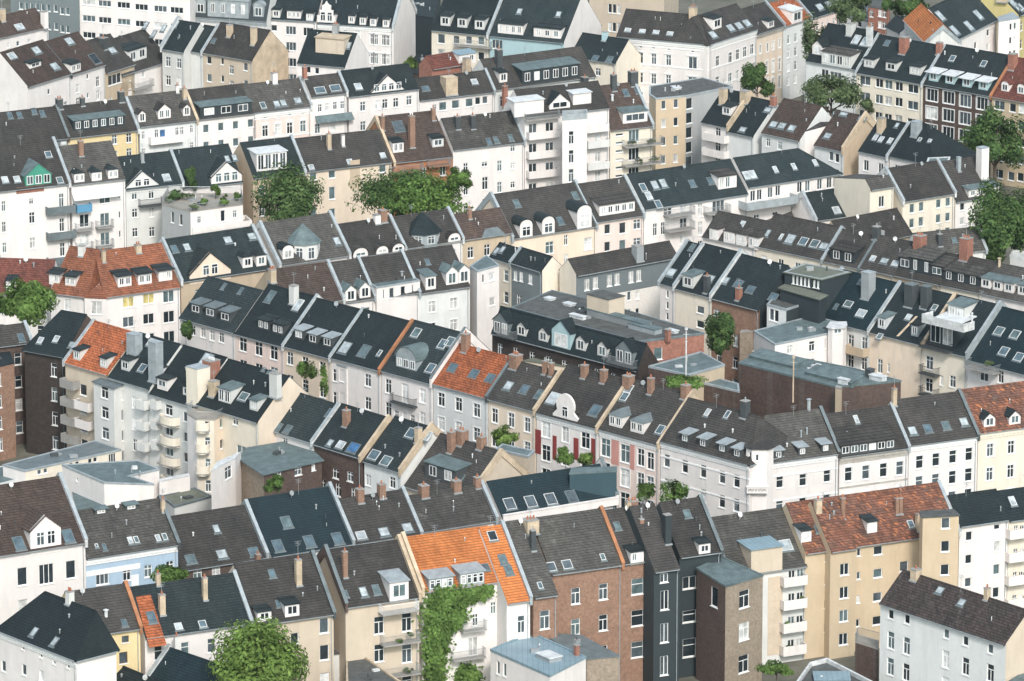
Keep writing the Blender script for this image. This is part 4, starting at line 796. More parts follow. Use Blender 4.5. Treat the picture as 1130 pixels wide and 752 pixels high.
B('G5',[(465,608),(738,728),(905,642),(655,530)],8.6,'white flat roofed annexe with a blue metal roof and skylight dome','bf',{'*':'white',0:'white'},name='annexe',par='bf',ph=.15).box((735,650),2.6,1.7,.5,'lead','lid','skylight_dome').box((862,632),.5,.5,1.2,'brc','concrete','chimney').win(1,[(650,745)],26,40).win(0,[(500,690),(530,700)],14,60,1,None,'s')
B('G5',[(908,648),(1058,634),(880,538),(700,530)],8.2,'tan stone annexe with a grey roof below the brick house','znd',{'*':'brt'},name='annexe',over=.08)
B('D4',[(170,790),(540,790),(310,672),(240,690)],6,'low black roofed garage with a pale parapet behind the pale blue building','bt',{'*':'fog'},name='garage',par='pw',ph=.5).box((330,745),4,3,.4,'bf','bf')
B('D4',[(428,588),(525,618),(525,585),(440,562)],7,'small roof terrace wedged between the ochre house and the pale blue building','deck','brd',name='terrace',par='rail',ph=1.0)
B('D4',[(1050,760),(1100,800),(1230,740),(1160,690)],9,'grey roof corner at the bottom right','gz','fog',name='annexe')
# ================================================================== left middle: rear faces seen across the courtyard
Rx = Row((0,382), (34,378), 14, None)
H(Row((0,325),(215,298),14,None,'E1'),'E1',(-150,345),(220,312),(100,177),'grey roofed house with a single skylight at the left edge below the leafy tree','brd','br',R='zn',group=None,pipe=False).sky([(145,268)],46,62)
H(Row((60,345),(440,412),14,None,'E1'),'E1',(160,352),(440,412),(500,92),'brick house with its front coloured as if in shade, a steep black roof and tall white windows','bkb','bk',hipL=2.5,group=None,gut='znd',gw='brd').sky([(280,288),(390,278),(495,318)],40,42,'skypale').win([(187,395)],40,44,1,None,'T').win([(187,530)],44,96,3,165,'T').win([(372,492)],42,92,3,168,'T')  # shade on the front wall is put into its near black brick
B('E1',[(-240,520),(98,442),(62,352),(-240,420)],13,'orange brown brick house end with white arched windows at the left edge','bk',{'*':'brk'},name='row_house',cat='house').win(0,[(-5,560),(-60,572)],26,90,4,150,'c')
Ra = Row((71,402), (283,465), 14, 'houses with rear balconies at the left')
h = H(Ra,'E1',(440,440),(740,529),(760,183),'house with a tomato red roof and brown railed rear balconies','beige','red',L='pw',sh=.2).dorm('shed',[(530,388)],50,68,1,'dk','ltgrey').dorm('shed',[(715,442)],50,68,1,'dk','ltgrey').win([(345,265)],30,46,3,76,'s',zone='C1').win([(275,215)],28,44,4,76,'s',zone='C1').balc([(275,255)],60,'panel',1.2,'concrete','concrete',4,76,zone='C1').balc([(335,345)],66,'panel',1.0,'concrete','white',2,76,zone='C1')
a2 = H(Ra,'E2',(85,352),(300,432),(350,155),'grey house with a flat roofed bay and tall zinc clad chimneys','fog','bk').dorm('shed',[(180,297)],45,55,1,'dk','ltgrey').dorm('shed',[(325,347)],34,50,1,'dk','lid').dorm('shed',[(372,392)],56,48,1,'dk','white').sky([(315,180),(270,312)],38,38).chim([(228,235)],66,100,'zn',0,'zn',long=.7).chim([(465,395)],58,180,'zn',0,'zn',long=.8).win([(225,490)],24,62,3,110).balc([(255,520)],46,'panel',1.0,'concrete','fog',3,108)
B('E2',[(15,380),(120,414),(212,377),(100,347)],13.5,None,'znd',{'*':'fog',1:'fog'},host=a2,over=.2).win(0,[(72,436)],40,62,3,107,'T').win(1,[(175,447)],30,56,3,106,'s')
h = H(Ra,'E2',(300,445),(527,515),(560,215),'grey house with three rounded white balconies stacked on its rear wall','fog','bk').dorm('shed',[(515,437)],76,46,2,'dk','white').win([(405,530),(330,500)],40,56,3,105,'T').win([(490,565)],22,50,3,105,'s').balc([(382,605)],92,'round',1.2,'concrete','cream',4,105).balc([(325,520)],34,'panel',.9,'concrete','fog',3,105).chim([(612,472)],82,150,'cream',0,'zn').sky([(600,270)],80,120,'skypale').chim([(705,385)],62,90,'brc',5,pot='lid')
a5 = H(Ra,'E2',(545,508),(862,590),(880,312),'cream house with a railed roof terrace over its rounded corner bay','cream','bk',gw='peach').dorm('shed',[(695,455)],66,70,2,'gz','ltgrey',wf=.8,wh=.85).dorm('shed',[(845,505)],42,54,1,'gz','ltgrey').sky([(795,460)],48,40).chim([(972,450)],54,105,'ltgrey',5,long=.6,pot='steel').win([(750,577)],30,36,1).win([(780,640)],50,50,2,100,'d').sky([(900,318),(930,330)],20,16).chim([(640,440)],40,60,'tan',0)
B('E2',[(500,548),(550,578),(640,580),(716,545),(690,520),(530,515)],13.2,None,'deck',{'*':'cream',0:'white',1:'cream',2:'peach'},host=a5,par='rail',ph=1.0).win(1,[(605,590)],30,60,3,112,'T').win(2,[(688,590)],32,50,3,112,'s').balc(1,[(575,640)],75,'round',1.0,'concrete','cream',3,112)
# flat roofs in the courtyard at the left
B('E3',[(15,345),(130,376),(628,266),(495,219)],6.5,'long low building with a grey felt roof and small square windows at the left','znd',{'*':'white',1:'cream'},par='zn',ph=.08).win(1,[(205,378),(237,370),(370,342),(402,335),(468,321),(495,314)],20,26,1,None,'s').win(1,[(583,312)],36,52,1,None,'t')
B('E3',[(-240,480),(0,445),(150,407),(15,352),(-240,400)],5,'low flat teal roof behind the brown tiled house at the left edge','gz','white',par='pw',ph=.1)
B('E3',[(322,345),(540,437),(797,445),(672,402),(826,367),(715,322)],8,'white L shaped building with a grey green flat roof in the left courtyard','gz',{'*':'white'},par='zn',ph=.08).win(0,[(400,420)],10,20,1,None,'s')
B('E3',[(826,430),(985,398),(975,388),(826,418)],7,'plain white courtyard wall beside the L shaped building','pw','white',name='courtyard_wall',cat='wall')
B('E3',[(835,508),(905,562),(1098,508),(1010,465)],5,'mossy flat garage roof below the rounded white balconies','grn','fog',name='garage',par='znd',ph=.12)
B('E3',[(375,482),(400,575),(575,548),(490,497)],5,'small teal flat roof in front of the white L shaped building','gz','white',name='garage')
B('C2',[(-60,547),(42,614),(282,556),(190,470),(-20,505)],11,'square brown brick building with a mossy grey pyramid like flat roof','gz',{'*':'brt',0:'brt',1:'brd'},over=.25).win(1,[(185,602),(100,618)],28,32).win(1,[(248,580)],16,28,1,None,'s',gl='blind')
B('C1',[(876,602),(976,547),(1000,520),(900,562)],12,'tall white rendered wall end with one window beside the brown brick building','pw','white',name='annexe').win(0,[(948,607)],26,52)

# ================================================================== red corner house and the rows above
Rr = Row((202,314), (710,237), 14, 'row houses across the upper middle')
r27 = H(Row((440,558),(750,515),14,None,'B1'),'B1',(440,560),(750,515),(560,347),'big white corner house with a brick red hipped roof and five white dormers','white','rd2',hipL=1.2,name='corner_house').dorm('shed',[(518,490),(602,480),(687,466)],54,46,2,'dk','white',over=.3).chim([(430,405)],18,38,'tan').chim([(572,362)],28,22,'tan',2).win([(533,578),(617,563)],44,42,1,None,'d',gl='ygl').win([(533,660),(617,647)],44,42,2,83,'d').win([(700,555)],44,48,3,84,'d')
H(Row((210,540),(350,557),14,None,'B1'),'B1',(205,540),(355,558),(330,350),None,'white','rd2',hipR=1.2,host=r27).dorm('shed',[(225,478),(292,490)],44,40,2,'dk','white',over=.3).win([(280,590)],30,48,2,80,'d').chim([(340,375)],30,30,'fog',0)
B('B1',[(350,558),(442,562),(412,500)],[14,14,15.5],None,'rd2','white',host=r27).win(0,[(400,602)],46,54,2,90,'d')
H(Row((-40,540),(200,548),12,None,'B1'),'B1',(-40,552),(205,545),(150,400),'low house with a dark red brown roof and a white dormer behind the leafy tree','white','rb',group=None).dorm('shed',[(45,510)],40,42,2,'dk','white').pipe_([(140,430)],14,.12)
H(Row((-120,480),(20,460),13,None,'B1'),'B1',(-160,490),(25,462),(0,345),'blue grey roof beside the dark red brown house at the left edge','white','tl',group=None,L=None,R='pw')
H(Rr,'B1',(755,502),(1130,432),(850,293),'house with a big half timbered gable window in its dark roof','tanw','dk',L='pw',R='pw').gfront((872,470),165,105,'peach','plain',2,lid='dk').sky([(723,357),(775,350)],30,32).sky([(945,320),(1045,305)],36,28).dorm('hip',[(1028,412),(1085,405)],40,44,1,'dk','white').win([(825,540)],30,32)
H(Rr,'B2',(110,420),(400,392),(165,230),'house with a pointed grey turret dormer and one arched dormer','white','gm',L='pw',R='pw').turret((238,400),118,62,75,'fog','gz').dorm('arch',[(143,380)],44,34,1,'dk','white').sky([(345,325)],28,32)
H(Rr,'B2',(410,392),(632,365),(450,240),'house with three white eyebrow dormers along its gutter','white','br',R='pw').dorm('arch',[(445,388)],60,8,1,'br','white').dorm('arch',[(537,378),(603,366)],48,8,1,'br','white').chim([(535,232)],34,36).chim([(510,240)],30,24,'white',0)
H(Rr,'B2',(632,365),(870,312),(690,208),'house with a wide black round turret dormer','white','br',R='pw').turret((735,338),128,42,80,'zn','bk').dorm('arch',[(835,325)],50,10,1,'br','white')
H(Rr,'B2',(870,316),(1075,296),(890,205),'small house with a plain brown roof beside the bare gable triangle','tanw','bn').chim([(895,225)],18,32).patch([(945,315),(1050,300),(1010,265),(960,275)],'znd',name='lead_patch')
H(Rr,'B3',(22,322),(372,257),(140,102),'pale peach house with three tall arched white dormers','peach','br',L='zn',R='zn',sh=.4).dorm('arch',[(82,292),(175,280)],52,46,1,'dk','white',wst='c').dorm('arch',[(332,262)],60,66,1,'dk','white',wst='c').sky([(37,168),(218,240),(280,135)],28,32).win([(243,320)],16,44,2,80).win([(175,352),(335,335)],34,50,2,80)
H(Rr,'B3',(372,250),(567,215),(400,72),'pale pink house with a long dormer of pink and white shutters','pink','br',R='zn').dorm('box',[(455,188)],148,44,5,'br','white',wf=.7,pitch=14).win([(415,275)],26,40,3,72,'s').win([(478,270)],28,46,3,72,'s').win([(538,255)],30,40,3,76)
t3 = H(Rr,'G2',(270,322),(700,228),(500,115),'long white apartment house with a dark roof, penthouse windows and terraces','white','dk',name='apartment_house').sky([(310,205),(345,198)],30,36,'skypale').sky([(465,198),(540,187)],28,28).sky([(262,215),(285,250),(325,285)],28,34).dorm('box',[(612,192)],78,52,3,'br','white',wf=.8,wh=.85).win([(312,390),(345,385)],18,52,2,85).win([(365,290)],34,40,1).win([(500,305)],20,56,2,80).win([(575,272)],52,50,2,80,'t').balc([(425,330)],112,'bars',1.6,'concrete','steel',2,62).balc([(582,322)],94,'bars',1.6,'concrete','steel',1).win([(430,300)],30,44,2,64,'d')
H(Rr,'G2',(700,218),(1085,157),(790,70),None,'white','dk',hipR=5,host=t3).sky([(690,165),(716,161)],26,34,'skypale').sky([(810,140),(887,128),(975,112)],20,26,'skypale').win([(718,250),(745,245),(790,235),(822,228),(912,213),(945,208),(995,200),(1035,190),(1062,186)],22,44,1,None,'d').balc([(800,292)],220,'panel',2.2,'concrete','zn',1)
Rs = Row((381,334), (519,315), 13, 'inner row houses behind the middle street')
H(Rs,'B2',(120,600),(375,572),(190,427),'brown roofed house with a beige stone chimney group at its left','tanw','bn',R='pw').chim([(40,490)],30,40,'tan',2).chim([(75,478)],30,36,'tan',2)
H(Rs,'B2',(375,580),(505,562),(375,405),'white house with two pointed grey dormers next to a stepped zinc wall','white','br',L='zn',R='zn').dorm('gable',[(403,550),(462,537)],44,44,1,'gz','white').pipe_([(455,440)],14)
s3 = H(Rs,'B2',(505,562),(690,540),(580,376),'white house with a flat roofed white box built into its roof','white','br').pipe_([(615,465)],14,.2)
B('B2',[(428,470),(510,517),(690,487),(617,453)],14.6,None,'gz','white',host=s3,par='zn',ph=.06).win(1,[(573,540),(620,533)],20,42,1,None,'s').win(1,[(540,545),(660,525)],8,40,1,None,'s')
s4 = H(Rs,'B2',(690,545),(900,512),(790,345),'pale blue house with two white arched dormers between zinc walls','bluew','br',L='zn').dorm('shed',[(735,497)],42,56,1,'gz','white').dorm('gable',[(823,478),(873,470)],48,52,1,'gz','white').sky([(720,410)],20,24).win([(740,597),(830,583),(887,573)],30,46,2,90,sur=1)
B('B2',[(897,428),(927,450),(1018,424),(965,383)],15,None,'gz','white',host=s4,par='zn',ph=.06).win(1,[(953,480)],10,34,1,None,'s').win(1,[(987,472),(990,575)],22,34,1,None,'s')
Rs6 = Row((563,290), (596,300), 14, 'slate fronted houses in the centre')
H(Rs6,'B3',(-80,392),(10,418),(-10,337),'short black roofed house with skylights left of the slate front','cream','bk',R='zn',gut='zn').sky([(-45,365),(-20,360)],16,24,'skypale')
H(Rs6,'B3',(10,418),(138,450),(100,363),'small house with a grey slate front and a cream end wall','slateg','dk',gw='cream').win([(33,467),(57,472),(95,482)],16,40,1,None,'d',gl='blind')
split_mat('clad', (.15,.175,.185), (.76,.72,.67), 10.4)
H(Row((290,470),(712,393),14,None,'B3'),'B3',(290,470),(712,393),(480,358),'long house with a grey slate upper storey over white walls','clad','br',gw='cream',group=None,pipe=False).win([(330,505),(365,498),(423,488),(455,482),(513,473),(545,467)],22,48,1,None,'d',gl='curtain').win([(505,552),(540,548)],16,38,2,74,'s').chim([(540,390)],40,46,'lead',0).pipe_([(575,400)],24)
Rs8 = Row((628,500), (985,592), 14, 'black roofed houses right of centre', 'B3')
s8 = H(Rs8,'B3',(628,500),(690,516),(765,330),'narrow black roofed house between the slate house and a white party wall','white','bk',L='zn',R='pw').sky([(680,455)],34,30).sky([(768,350)],20,26).win([(663,545)],10,30,4,46,'s')
H(Rs8,'B3',(692,520),(842,560),(900,355),'black roofed house with a single grey cheeked dormer over a cream wall','cream','bk',R='pw',sh=.5).dorm('shed',[(748,492)],42,50,1,'gz','ltgrey').sky([(842,480),(902,487)],32,26,'skypale').chim([(828,530)],20,60,'dkg').win([(715,592)],40,60,2,90,'t').win([(800,610)],30,30,2,60,'s')
H(Rs8,'B3',(842,562),(1040,612),(1080,405),'black roofed house over a dark red brick wall','brk','bk',gw='slate').sky([(960,500),(1010,525),(1105,555)],34,26).win([(868,622)],26,26).chim([(960,560)],20,40,'brc')
c11 = B('E4',[(500,500),(600,527),(890,432),(760,380),(600,400)],15.2,'modern black building with a mossy flat roof and a strip of small windows','bt',{'*':'slate',0:'bluew'},par='zn',ph=.12).win(0,[(523,552),(548,560),(572,566)],22,60,1,None,'s')
B('E4',[(592,330),(782,368),(926,331),(700,287)],18.7,None,'grn',{'*':'slate'},host=c11,over=.2,par='zn',ph=.04).win(0,[(637,370),(657,374),(677,378),(697,382),(717,386)],12,42,1,None,'s',gl='blind').win(0,[(745,392),(765,396)],12,38,1,None,'s',gl='blind')
# ------------------------------------------------------------------ the half timbered house in the centre
c1 = H(Row((50,450),(720,625),11,None,'G1'),'G1',(48,452),(722,628),(430,412),'long black half timbered house with gabled dormers and a flat roof deck','bkb','bk',slope=62,name='half_timbered_house',group=None,depth=4,pipe=False).dorm('gable',[(95,425)],70,62,2,'bk','slateg').dorm('gable',[(190,442)],42,40,1,'bk','ltgrey').dorm('gable',[(290,468)],42,40,1,'bk','ltgrey').dorm('gable',[(372,480)],84,76,1,'bk','teal').dorm('gable',[(463,507)],44,44,1,'bk','ltgrey').dorm('gable',[(562,535)],44,44,1,'bk','ltgrey').dorm('gable',[(662,560)],76,64,2,'bk','slateg').balc([(110,470)],80,'bars',1.0,'dkg','steel').balc([(640,600)],120,'bars',1.0,'dkg','steel')
B('G1',[(140,336),(728,492),(1032,453),(515,300),(330,256)],c1.zR-.12,None,'bt',{'*':'brc',0:'bkb'},host=c1,par='znd',ph=.15).win(1,[(820,545)],40,56,1,None,'s',gl='glasst').box((578,372),4.2,3.0,2.9,'beige','bt','stair_head').box((640,400),11,1.4,.9,'steel','gz','walkway').box((760,440),5,1.4,.7,'zn','gz','walkway').box((410,322),1.4,1.0,.25,'lid','lid','roof_hatch').box((320,297),1.2,1.0,.25,'lid','lid','roof_hatch').box((865,478),.6,.6,1.3,'brc','concrete','chimney').box((885,447),1.6,.8,.3,'lid','lid','roof_hatch').box((450,382),2.5,.7,.4,'lid','lid','roof_hatch')
B('G7',[(75,117),(280,162),(468,110),(345,42)],12.2,'low building with a flat grey green roof beside the brick end wall','gz',{'*':'brd',1:'tanw'},par='zn',ph=.15)
B('G7',[(300,190),(545,247),(540,207),(320,150)],10.5,'narrow low brick building with a grey green roof beside the ivy','gz','brd',par='zn',ph=.12).box((330,170),1,.8,.6,'dkg')
B('G1',[(205,575),(460,612),(540,582),(430,520)],9,'low mossy felt roof behind the apricot row house','grn',{'*':'peach'},over=.1)
B('E2',[(1440,255),(1510,285),(1560,270),(1500,235)],9,'low tan roof behind the bright red tiled house','bt','ochre',name='annexe')
# ------------------------------------------------------------------ brick hall and white houses right of centre
c4 = B('E7',[(135,326),(715,468),(1097,433),(820,360),(280,255)],12,'long dark brick hall with a green grey roof and two raised roof ridges','gz',{'*':'brd'},name='brick_hall',par='gz',ph=.1)
c4.box((365,322),8,2.4,.35,'gz','gz','roof_ridge',pitch=.22).box((700,420),8,2.4,.35,'gz','gz','roof_ridge',pitch=.22).box((758,452),1.6,.6,.7,'lid','lid','roof_hatch').box((960,428),2.2,1,.6,'lid','lid','roof_hatch').box((912,408),.9,.9,1.0,'dkg','dkg','roof_fan')
B('E7',[(708,470),(742,478),(748,465),(715,458)],12.6,'beige pillar on the corner of the dark brick hall','concrete','tanw',name='pillar',cat='pillar')
c5 = B('E7',[(225,137),(350,217),(690,147),(775,97),(570,48)],13.5,'white house with a flat grey green roof and a window bay on its corner','gz',{'*':'white'},par='zn',ph=.08).win(1,[(438,247)],36,52,2,105).win(1,[(570,227)],36,60,2,105,'T').win(1,[(650,212)],9,62,1,None,'s')
B('E6',[(112,98),(135,104),(190,100),(203,88),(200,72),(130,72)],14.6,None,'pw','white',host=c5,over=.2).win(1,[(163,115)],40,22,1,None,'d').win(1,[(163,222)],42,80,2,120)
B('E7',[(142,142),(226,137),(215,125),(152,130)],10.6,'old patched brick wall end beside the flat roofed white house','concrete','brt',name='brick_wall',cat='wall')
Re = Row((894.3,350.2), (1094,400), 13, 'houses with terraces at the right')
H(Re,'E5',(20,565),(320,640),(370,362),'pale blue house with a plain teal black roof and a green skylight','bluew','tl',L='pw',R='pw').sky([(218,497)],42,30,'glasst').sky([(285,545)],46,36).sky([(280,380),(155,508)],18,24).chim([(320,445)],50,112,'lead',0,'zn').win([(230,172),(300,185)],28,62,2,105,zone='E6').balc([(245,240)],90,'panel',1.2,'concrete','tanw',zone='E6')
H(Re,'E5',(322,642),(600,714),(640,420),'black roofed house with dark chimneys over a peach end wall','peach','bk',R='tan').chim([(545,485)],52,90,'dkg',0,'znd').chim([(620,500)],40,95,'dkg',0,'znd').dorm('shed',[(390,595)],38,58,1,'gz','lid').dorm('shed',[(560,635)],34,58,1,'dk','zn').sky([(530,565),(665,515),(380,665)],28,28).win([(380,302)],26,72,2,110,zone='E6').win([(425,312)],12,46,1,zone='E6').patch([(465,665),(480,665),(578,562),(566,560)],'tan',name='verge_strip')
h = H(Re,'E5',(600,714),(830,772),(900,477),'house with a round fronted white roof terrace over a black balcony dormer','cream','bk',R='zn',sh=.55).dorm('box',[(700,660)],120,120,2,'lid','slate',wf=.8,wh=.8).dorm('shed',[(775,545)],80,80,2,'gz','ltgrey').win([(700,377)],16,50,1,zone='E6').win([(757,382)],28,60,1,zone='E6').win([(637,285)],34,70,2,115,zone='E6').balc([(622,345)],80,'bars',1.1,'dkg','darkmetal',2,110,zone='E6').balc([(655,215)],140,'bars',1.2,'dkg','darkmetal',1,zone='E6').balc([(705,95)],200,'panel',2.2,'concrete','pw',1,zone='E6').pipe_([(858,605)],60,.12,'lid')
H(Re,'E6',(822,262),(1250,385),(1080,10),'white house with a blue black roof and a curved balcony at the right edge','white','tl').sky([(1000,120),(1083,138),(1025,225),(1103,255)],44,42).balc([(890,325)],140,'bars',1.6,'concrete','steel').win([(1008,318)],26,64,2,110).win([(920,350)],40,60,1)
# ------------------------------------------------------------------ black roofs in the right middle
Rv = Row((832.5,271.5), (1081.5,323.6), 12, 'long row of dark roofed houses at the right')
H(Rv,'E4',(160,150),(432,208),(400,45),'dark roofed house with four white hipped dormers in a line','white','br').dorm('hip',[(207,160)],42,56,2,'br','white').dorm('hip',[(285,182)],56,58,2,'br','white').dorm('hip',[(345,197),(408,212)],50,56,2,'br','white').sky([(373,82)],24,30,'skypale')
H(Rv,'E4',(435,195),(785,272),(700,60),'dark brown house with six mixed skylights in a row above a mossy wall','cream','br',R='zn',sh=.15).sky([(505,130)],20,34,'skypale').sky([(575,148)],16,30,'skypale').sky([(622,160)],46,46,'skypale').sky([(690,172),(748,184)],42,38).sky([(795,197)],44,32,'skypale')
H(Rv,'E4',(785,272),(975,318),(1000,130),'dark house with a black dormer holding two white framed windows','cream','br',R='znd',sh=.15).dorm('box',[(890,248)],118,56,2,'br','slate',wf=.5,wh=.75,pitch=14).chim([(1085,150)],34,50,'dkg',1,pot='steel')
H(Rv,'E5',(268,312),(450,350),(480,160),'dark house with three slanted skylights beside the black dormer house','beige','br').sky([(345,260)],28,26,'skypale').sky([(405,273)],40,28,'skypale').sky([(462,287)],36,28,'skypale')
H(Rv,'E5',(450,350),(690,398),(650,215),'dark house with brown sloping dormer roofs and a recessed loggia','tanw','br').dorm('box',[(510,285)],60,60,1,'gm','slate',pitch=16).dorm('box',[(592,300)],112,78,2,'gm','slate',wf=.3,pitch=16).dorm('box',[(675,325)],66,56,1,'gm','slate',pitch=16).chim([(595,190)],52,60,'brc',3)
H(Rv,'E5',(690,398),(900,442),(880,257),'dark house with a long shed dormer of three little windows','cream','br').dorm('box',[(800,362)],178,52,3,'gm','slate',wf=.42,wh=.75,pitch=16).chim([(828,245)],52,90,'brc',3)
H(Rv,'E5',(900,442),(1200,505),(1080,300),'white walled mossy roofed house with a row of small dormers at the right edge','white','gm').dorm('shed',[(930,388),(990,400),(1048,412),(1120,425)],46,50,1,'gz','white').win([(925,450),(990,485)],30,36).pipe_([(1000,300)],40,.2,'tan')
H(Row((600,250),(935,215),11,None,'E5'),'E5',(600,255),(935,217),(735,112),'low mossy grey roofed house beside the big leafy tree at the right','fog','gm',group=None,R='zn',sh=.1).chim([(690,185)],30,50,'dkg',1,pot='steel').sky([(765,165),(850,170)],30,26)
H(Row((210,205),(555,135),10,None,'E5'),'E5',(215,208),(556,138),(300,33),'low brown roofed house below the cream gable','tanw','br',group=None).chim([(375,160)],44,40,'lead',1)
H(Row((520,770),(755,737),11,None,'F1'),'F1',(520,772),(755,737),(560,612),'low dark roof with two pale open skylights beside a white party wall','white','dk',L='pw',group=None).sky([(625,715),(700,705)],42,36,'skypale')
H(Row((150,790),(510,755),10,None,'F1'),'F1',(150,795),(508,757),(300,705),'low mossy roof below the long white terrace','white','gm',group=None)

B('E4',[(568,412),(770,470),(806,450),(602,392)],17.0,None,'grn',{'*':'slate'},host=c11,over=.25)
B('B4',[(1070,388),(1140,402),(1140,372),(1082,366)],10,'small pale flat roofed building below the big round tree at the right edge','pw','fog',name='annexe',par='pw',ph=.2)
# ================================================================== cream houses right of the long white house
H(Row((222,592),(365,570),16.2,None,'F2'),'F2',(222,592),(362,570),(265,512),'cream gable end with a small mossy roof and two narrow vents','cream','gm',group=None,gw='cream',depth=9)
Ru = Row((420,660), (722,612), 14, 'cream houses near the big leafy tree','F2')
H(Ru,'F2',(415,662),(722,612),(450,442),'cream house with a steep brown roof and grey shuttered windows','cream','br',L='pw',R='pw').win([(465,700),(520,690)],30,54,3,88,'s',gl='glasst').win([(622,672),(678,662)],30,50,3,88,'s',gl='glasst')
h = H(Ru,'F2',(728,665),(990,618),(720,410),'white house with a wide flat dormer and a slim white roof tower','white','br').dorm('box',[(890,598)],190,46,4,'gz','white',wf=.6).chim([(740,470)],24,72,'zn',0,'zn').chim([(880,500)],62,160,'white',0,'zn').win([(763,690)],28,42,2,85,'s').sky([(635,500)],40,44)
B('F2',[(548,440),(682,420),(690,396),(560,402)],15.2,'white attic parapet behind the cream steep roofed house','gz','white',name='annexe',par='pw',ph=.1)
# ------------------------------------------------------------------ rear houses below the street trees
Rn = Row((235,310), (885,450), 13, 'rear houses under the street trees','F1')
H(Rn,'F1',(-80,260),(60,290),(100,97),'white rear house with long balconies and a single white dormer','white','bk',R='tan',sh=.5).dorm('shed',[(55,200)],44,44,1,'dk','white').chim([(38,152)],32,66,'tan',0).chim([(187,150)],38,44,'tan',0).win([(10,305),(50,310)],26,44,2,80).balc([(-15,355)],110,'panel',1.1,'concrete','white',2,78)
H(Rn,'F1',(60,305),(190,340),(290,150),'pale green rear house with two skylights beside a tan gable strip','bluew','bk').sky([(270,195),(140,297)],34,24,'skypale').win([(75,335)],14,38,2).chim([(360,175)],26,36,'brc',2)
H(Rn,'F1',(232,312),(430,360),(500,166),'white rear house with three pale skylights on a warm brown roof','bluew','bn',L=None).sky([(300,270),(343,278),(395,290)],38,28,'skypale').win([(270,365),(330,380)],20,40)
B('F1',[(428,290),(462,305),(620,262),(612,255),(440,262)],[14.2,14.2,15.5,15.5,14.5],'raised white roof side wall between two brown roofed rear houses','br','white',name='annexe')
H(Rn,'F1',(505,378),(657,412),(720,217),'rear house with a broad brown roof and a tan gable wall on its right','bluew','bn',R='tan',sh=.7,gw='tanw').sky([(580,330)],36,26,'skypale').sky([(665,215),(760,240)],40,20,'skypale').win([(597,435),(628,445)],20,46,2,80,'s')
H(Rn,'F1',(735,410),(887,442),(900,245),'rear house with a black roof and three tiny skylights in a line','white','bk',R='pw').sky([(828,338),(858,347),(905,355)],22,26,'skypale').sky([(940,275)],20,24,'skypale').chim([(858,300)],34,62,'tan',0)
H(Rn,'F2',(325,388),(590,445),(560,200),'black roofed rear house with a grey hipped end towards the trees','white','bk',hipR=6,gut='znd').chim([(490,252)],46,66,'zn',0,'zn').sky([(512,290),(570,298)],20,20)

# ================================================================== the fifth row: fronts in the upper left
Rp6 = Row((80,206), (718,134), 14, 'rear fronted houses in the upper middle')
H(Rp6,'B1',(-60,122),(290,92),(100,-85),'white house with a green framed gable dormer and a brick balcony band','white','br',R='pw').dorm('gable',[(160,70)],104,40,3,'gz','greenpaint').sky([(70,68),(20,70)],28,28,'skypale').sky([(248,72),(200,-35)],28,26).win([(130,160)],18,24,1).win([(133,228)],22,46,2,105).win([(255,155)],20,56,3,102).balc([(258,208)],112,'panel',1.1,'concrete','znd',3,105).panel((125,110),110,26,'brc').win([(15,180)],16,44,2)
H(Rp6,'B1',(300,92),(522,68),(400,-85),'white house with three grey dormers and a blue balcony cloth','white','gm').dorm('hip',[(330,62),(402,56),(470,46)],40,36,2,'dk','white').win([(350,240),(435,235)],38,52,2,80,'d').win([(435,150)],44,36,1).win([(495,135)],9,28,3,80,'s').balc([(352,200)],60,'panel',1.1,'concrete','bluecloth').balc([(355,280),(440,268)],66,'bars',1.1,'concrete','steel',2,80).awning((395,125),190,34,'fog').chim([(335,-38)],24,52)
H(Rp6,'B1',(525,112),(760,87),(600,-37),'pale house with a pointed front gable and a black railed balcony','fog','dk',R='pw').gfront((590,104),132,72,'fog','plain',2).win([(558,128)],22,36,3,80).win([(628,125)],22,40,3,80).balc([(632,178)],92,'bars',1.1,'dkg','darkmetal').sky([(690,60)],34,28).chim([(590,-10)],16,30,'lead',0)
H(Rp6,'B1',(760,112),(1010,77),(820,-65),'white house with a tall gabled front above a plant filled terrace','white','dk').gfront((940,86),124,92,'white','plain',3).win([(900,75),(975,70)],22,38,2,80).win([(940,75)],18,60,1)
te = B('B1',[(672,172),(790,202),(1008,172),(1000,127),(700,125)],11.5,'grey rendered building with a white walled roof terrace full of plants','deck',{'*':'white',0:'grey'},par='rail',ph=1.0).win(1,[(827,237)],16,28).win(1,[(925,220)],18,46,1,None,'s').win(1,[(975,212)],16,30).win(0,[(715,225),(750,235)],14,46,1,None,'s')
B('B1',[(770,272),(800,285),(1045,255),(1020,232)],8.5,'low white walled terrace below the plant filled terrace','deck','white',name='terrace',par='white',ph=.6)
H(Rp6,'A2',(0,742),(215,718),(60,580),'dark roofed house with a glazed white conservatory dormer','tanw','dk',R='pw').dorm('box',[(75,670)],122,72,4,'lid','white',wf=.85,wh=.85,pitch=3).sky([(-110,660),(-80,655)],22,26,'skypale')
H(Rp6,'A2',(215,722),(575,668),(300,562),'tan house with green shutters under a plain grey brown roof','peach','br').chim([(312,612)],20,54,'tan').chim([(370,602)],16,40,'white',0).sky([(238,695),(398,672),(535,645)],24,22,'skypale').win([(247,55),(325,45),(535,12)],28,30,1,None,'s',gl='glasst',zone='B2').win([(325,125)],26,52,2,90,'s',gl='glasst',zone='B2').win([(248,120)],24,36,2,80,'s',gl='glasst',zone='B2').panel((420,725),40,120,'tanw')
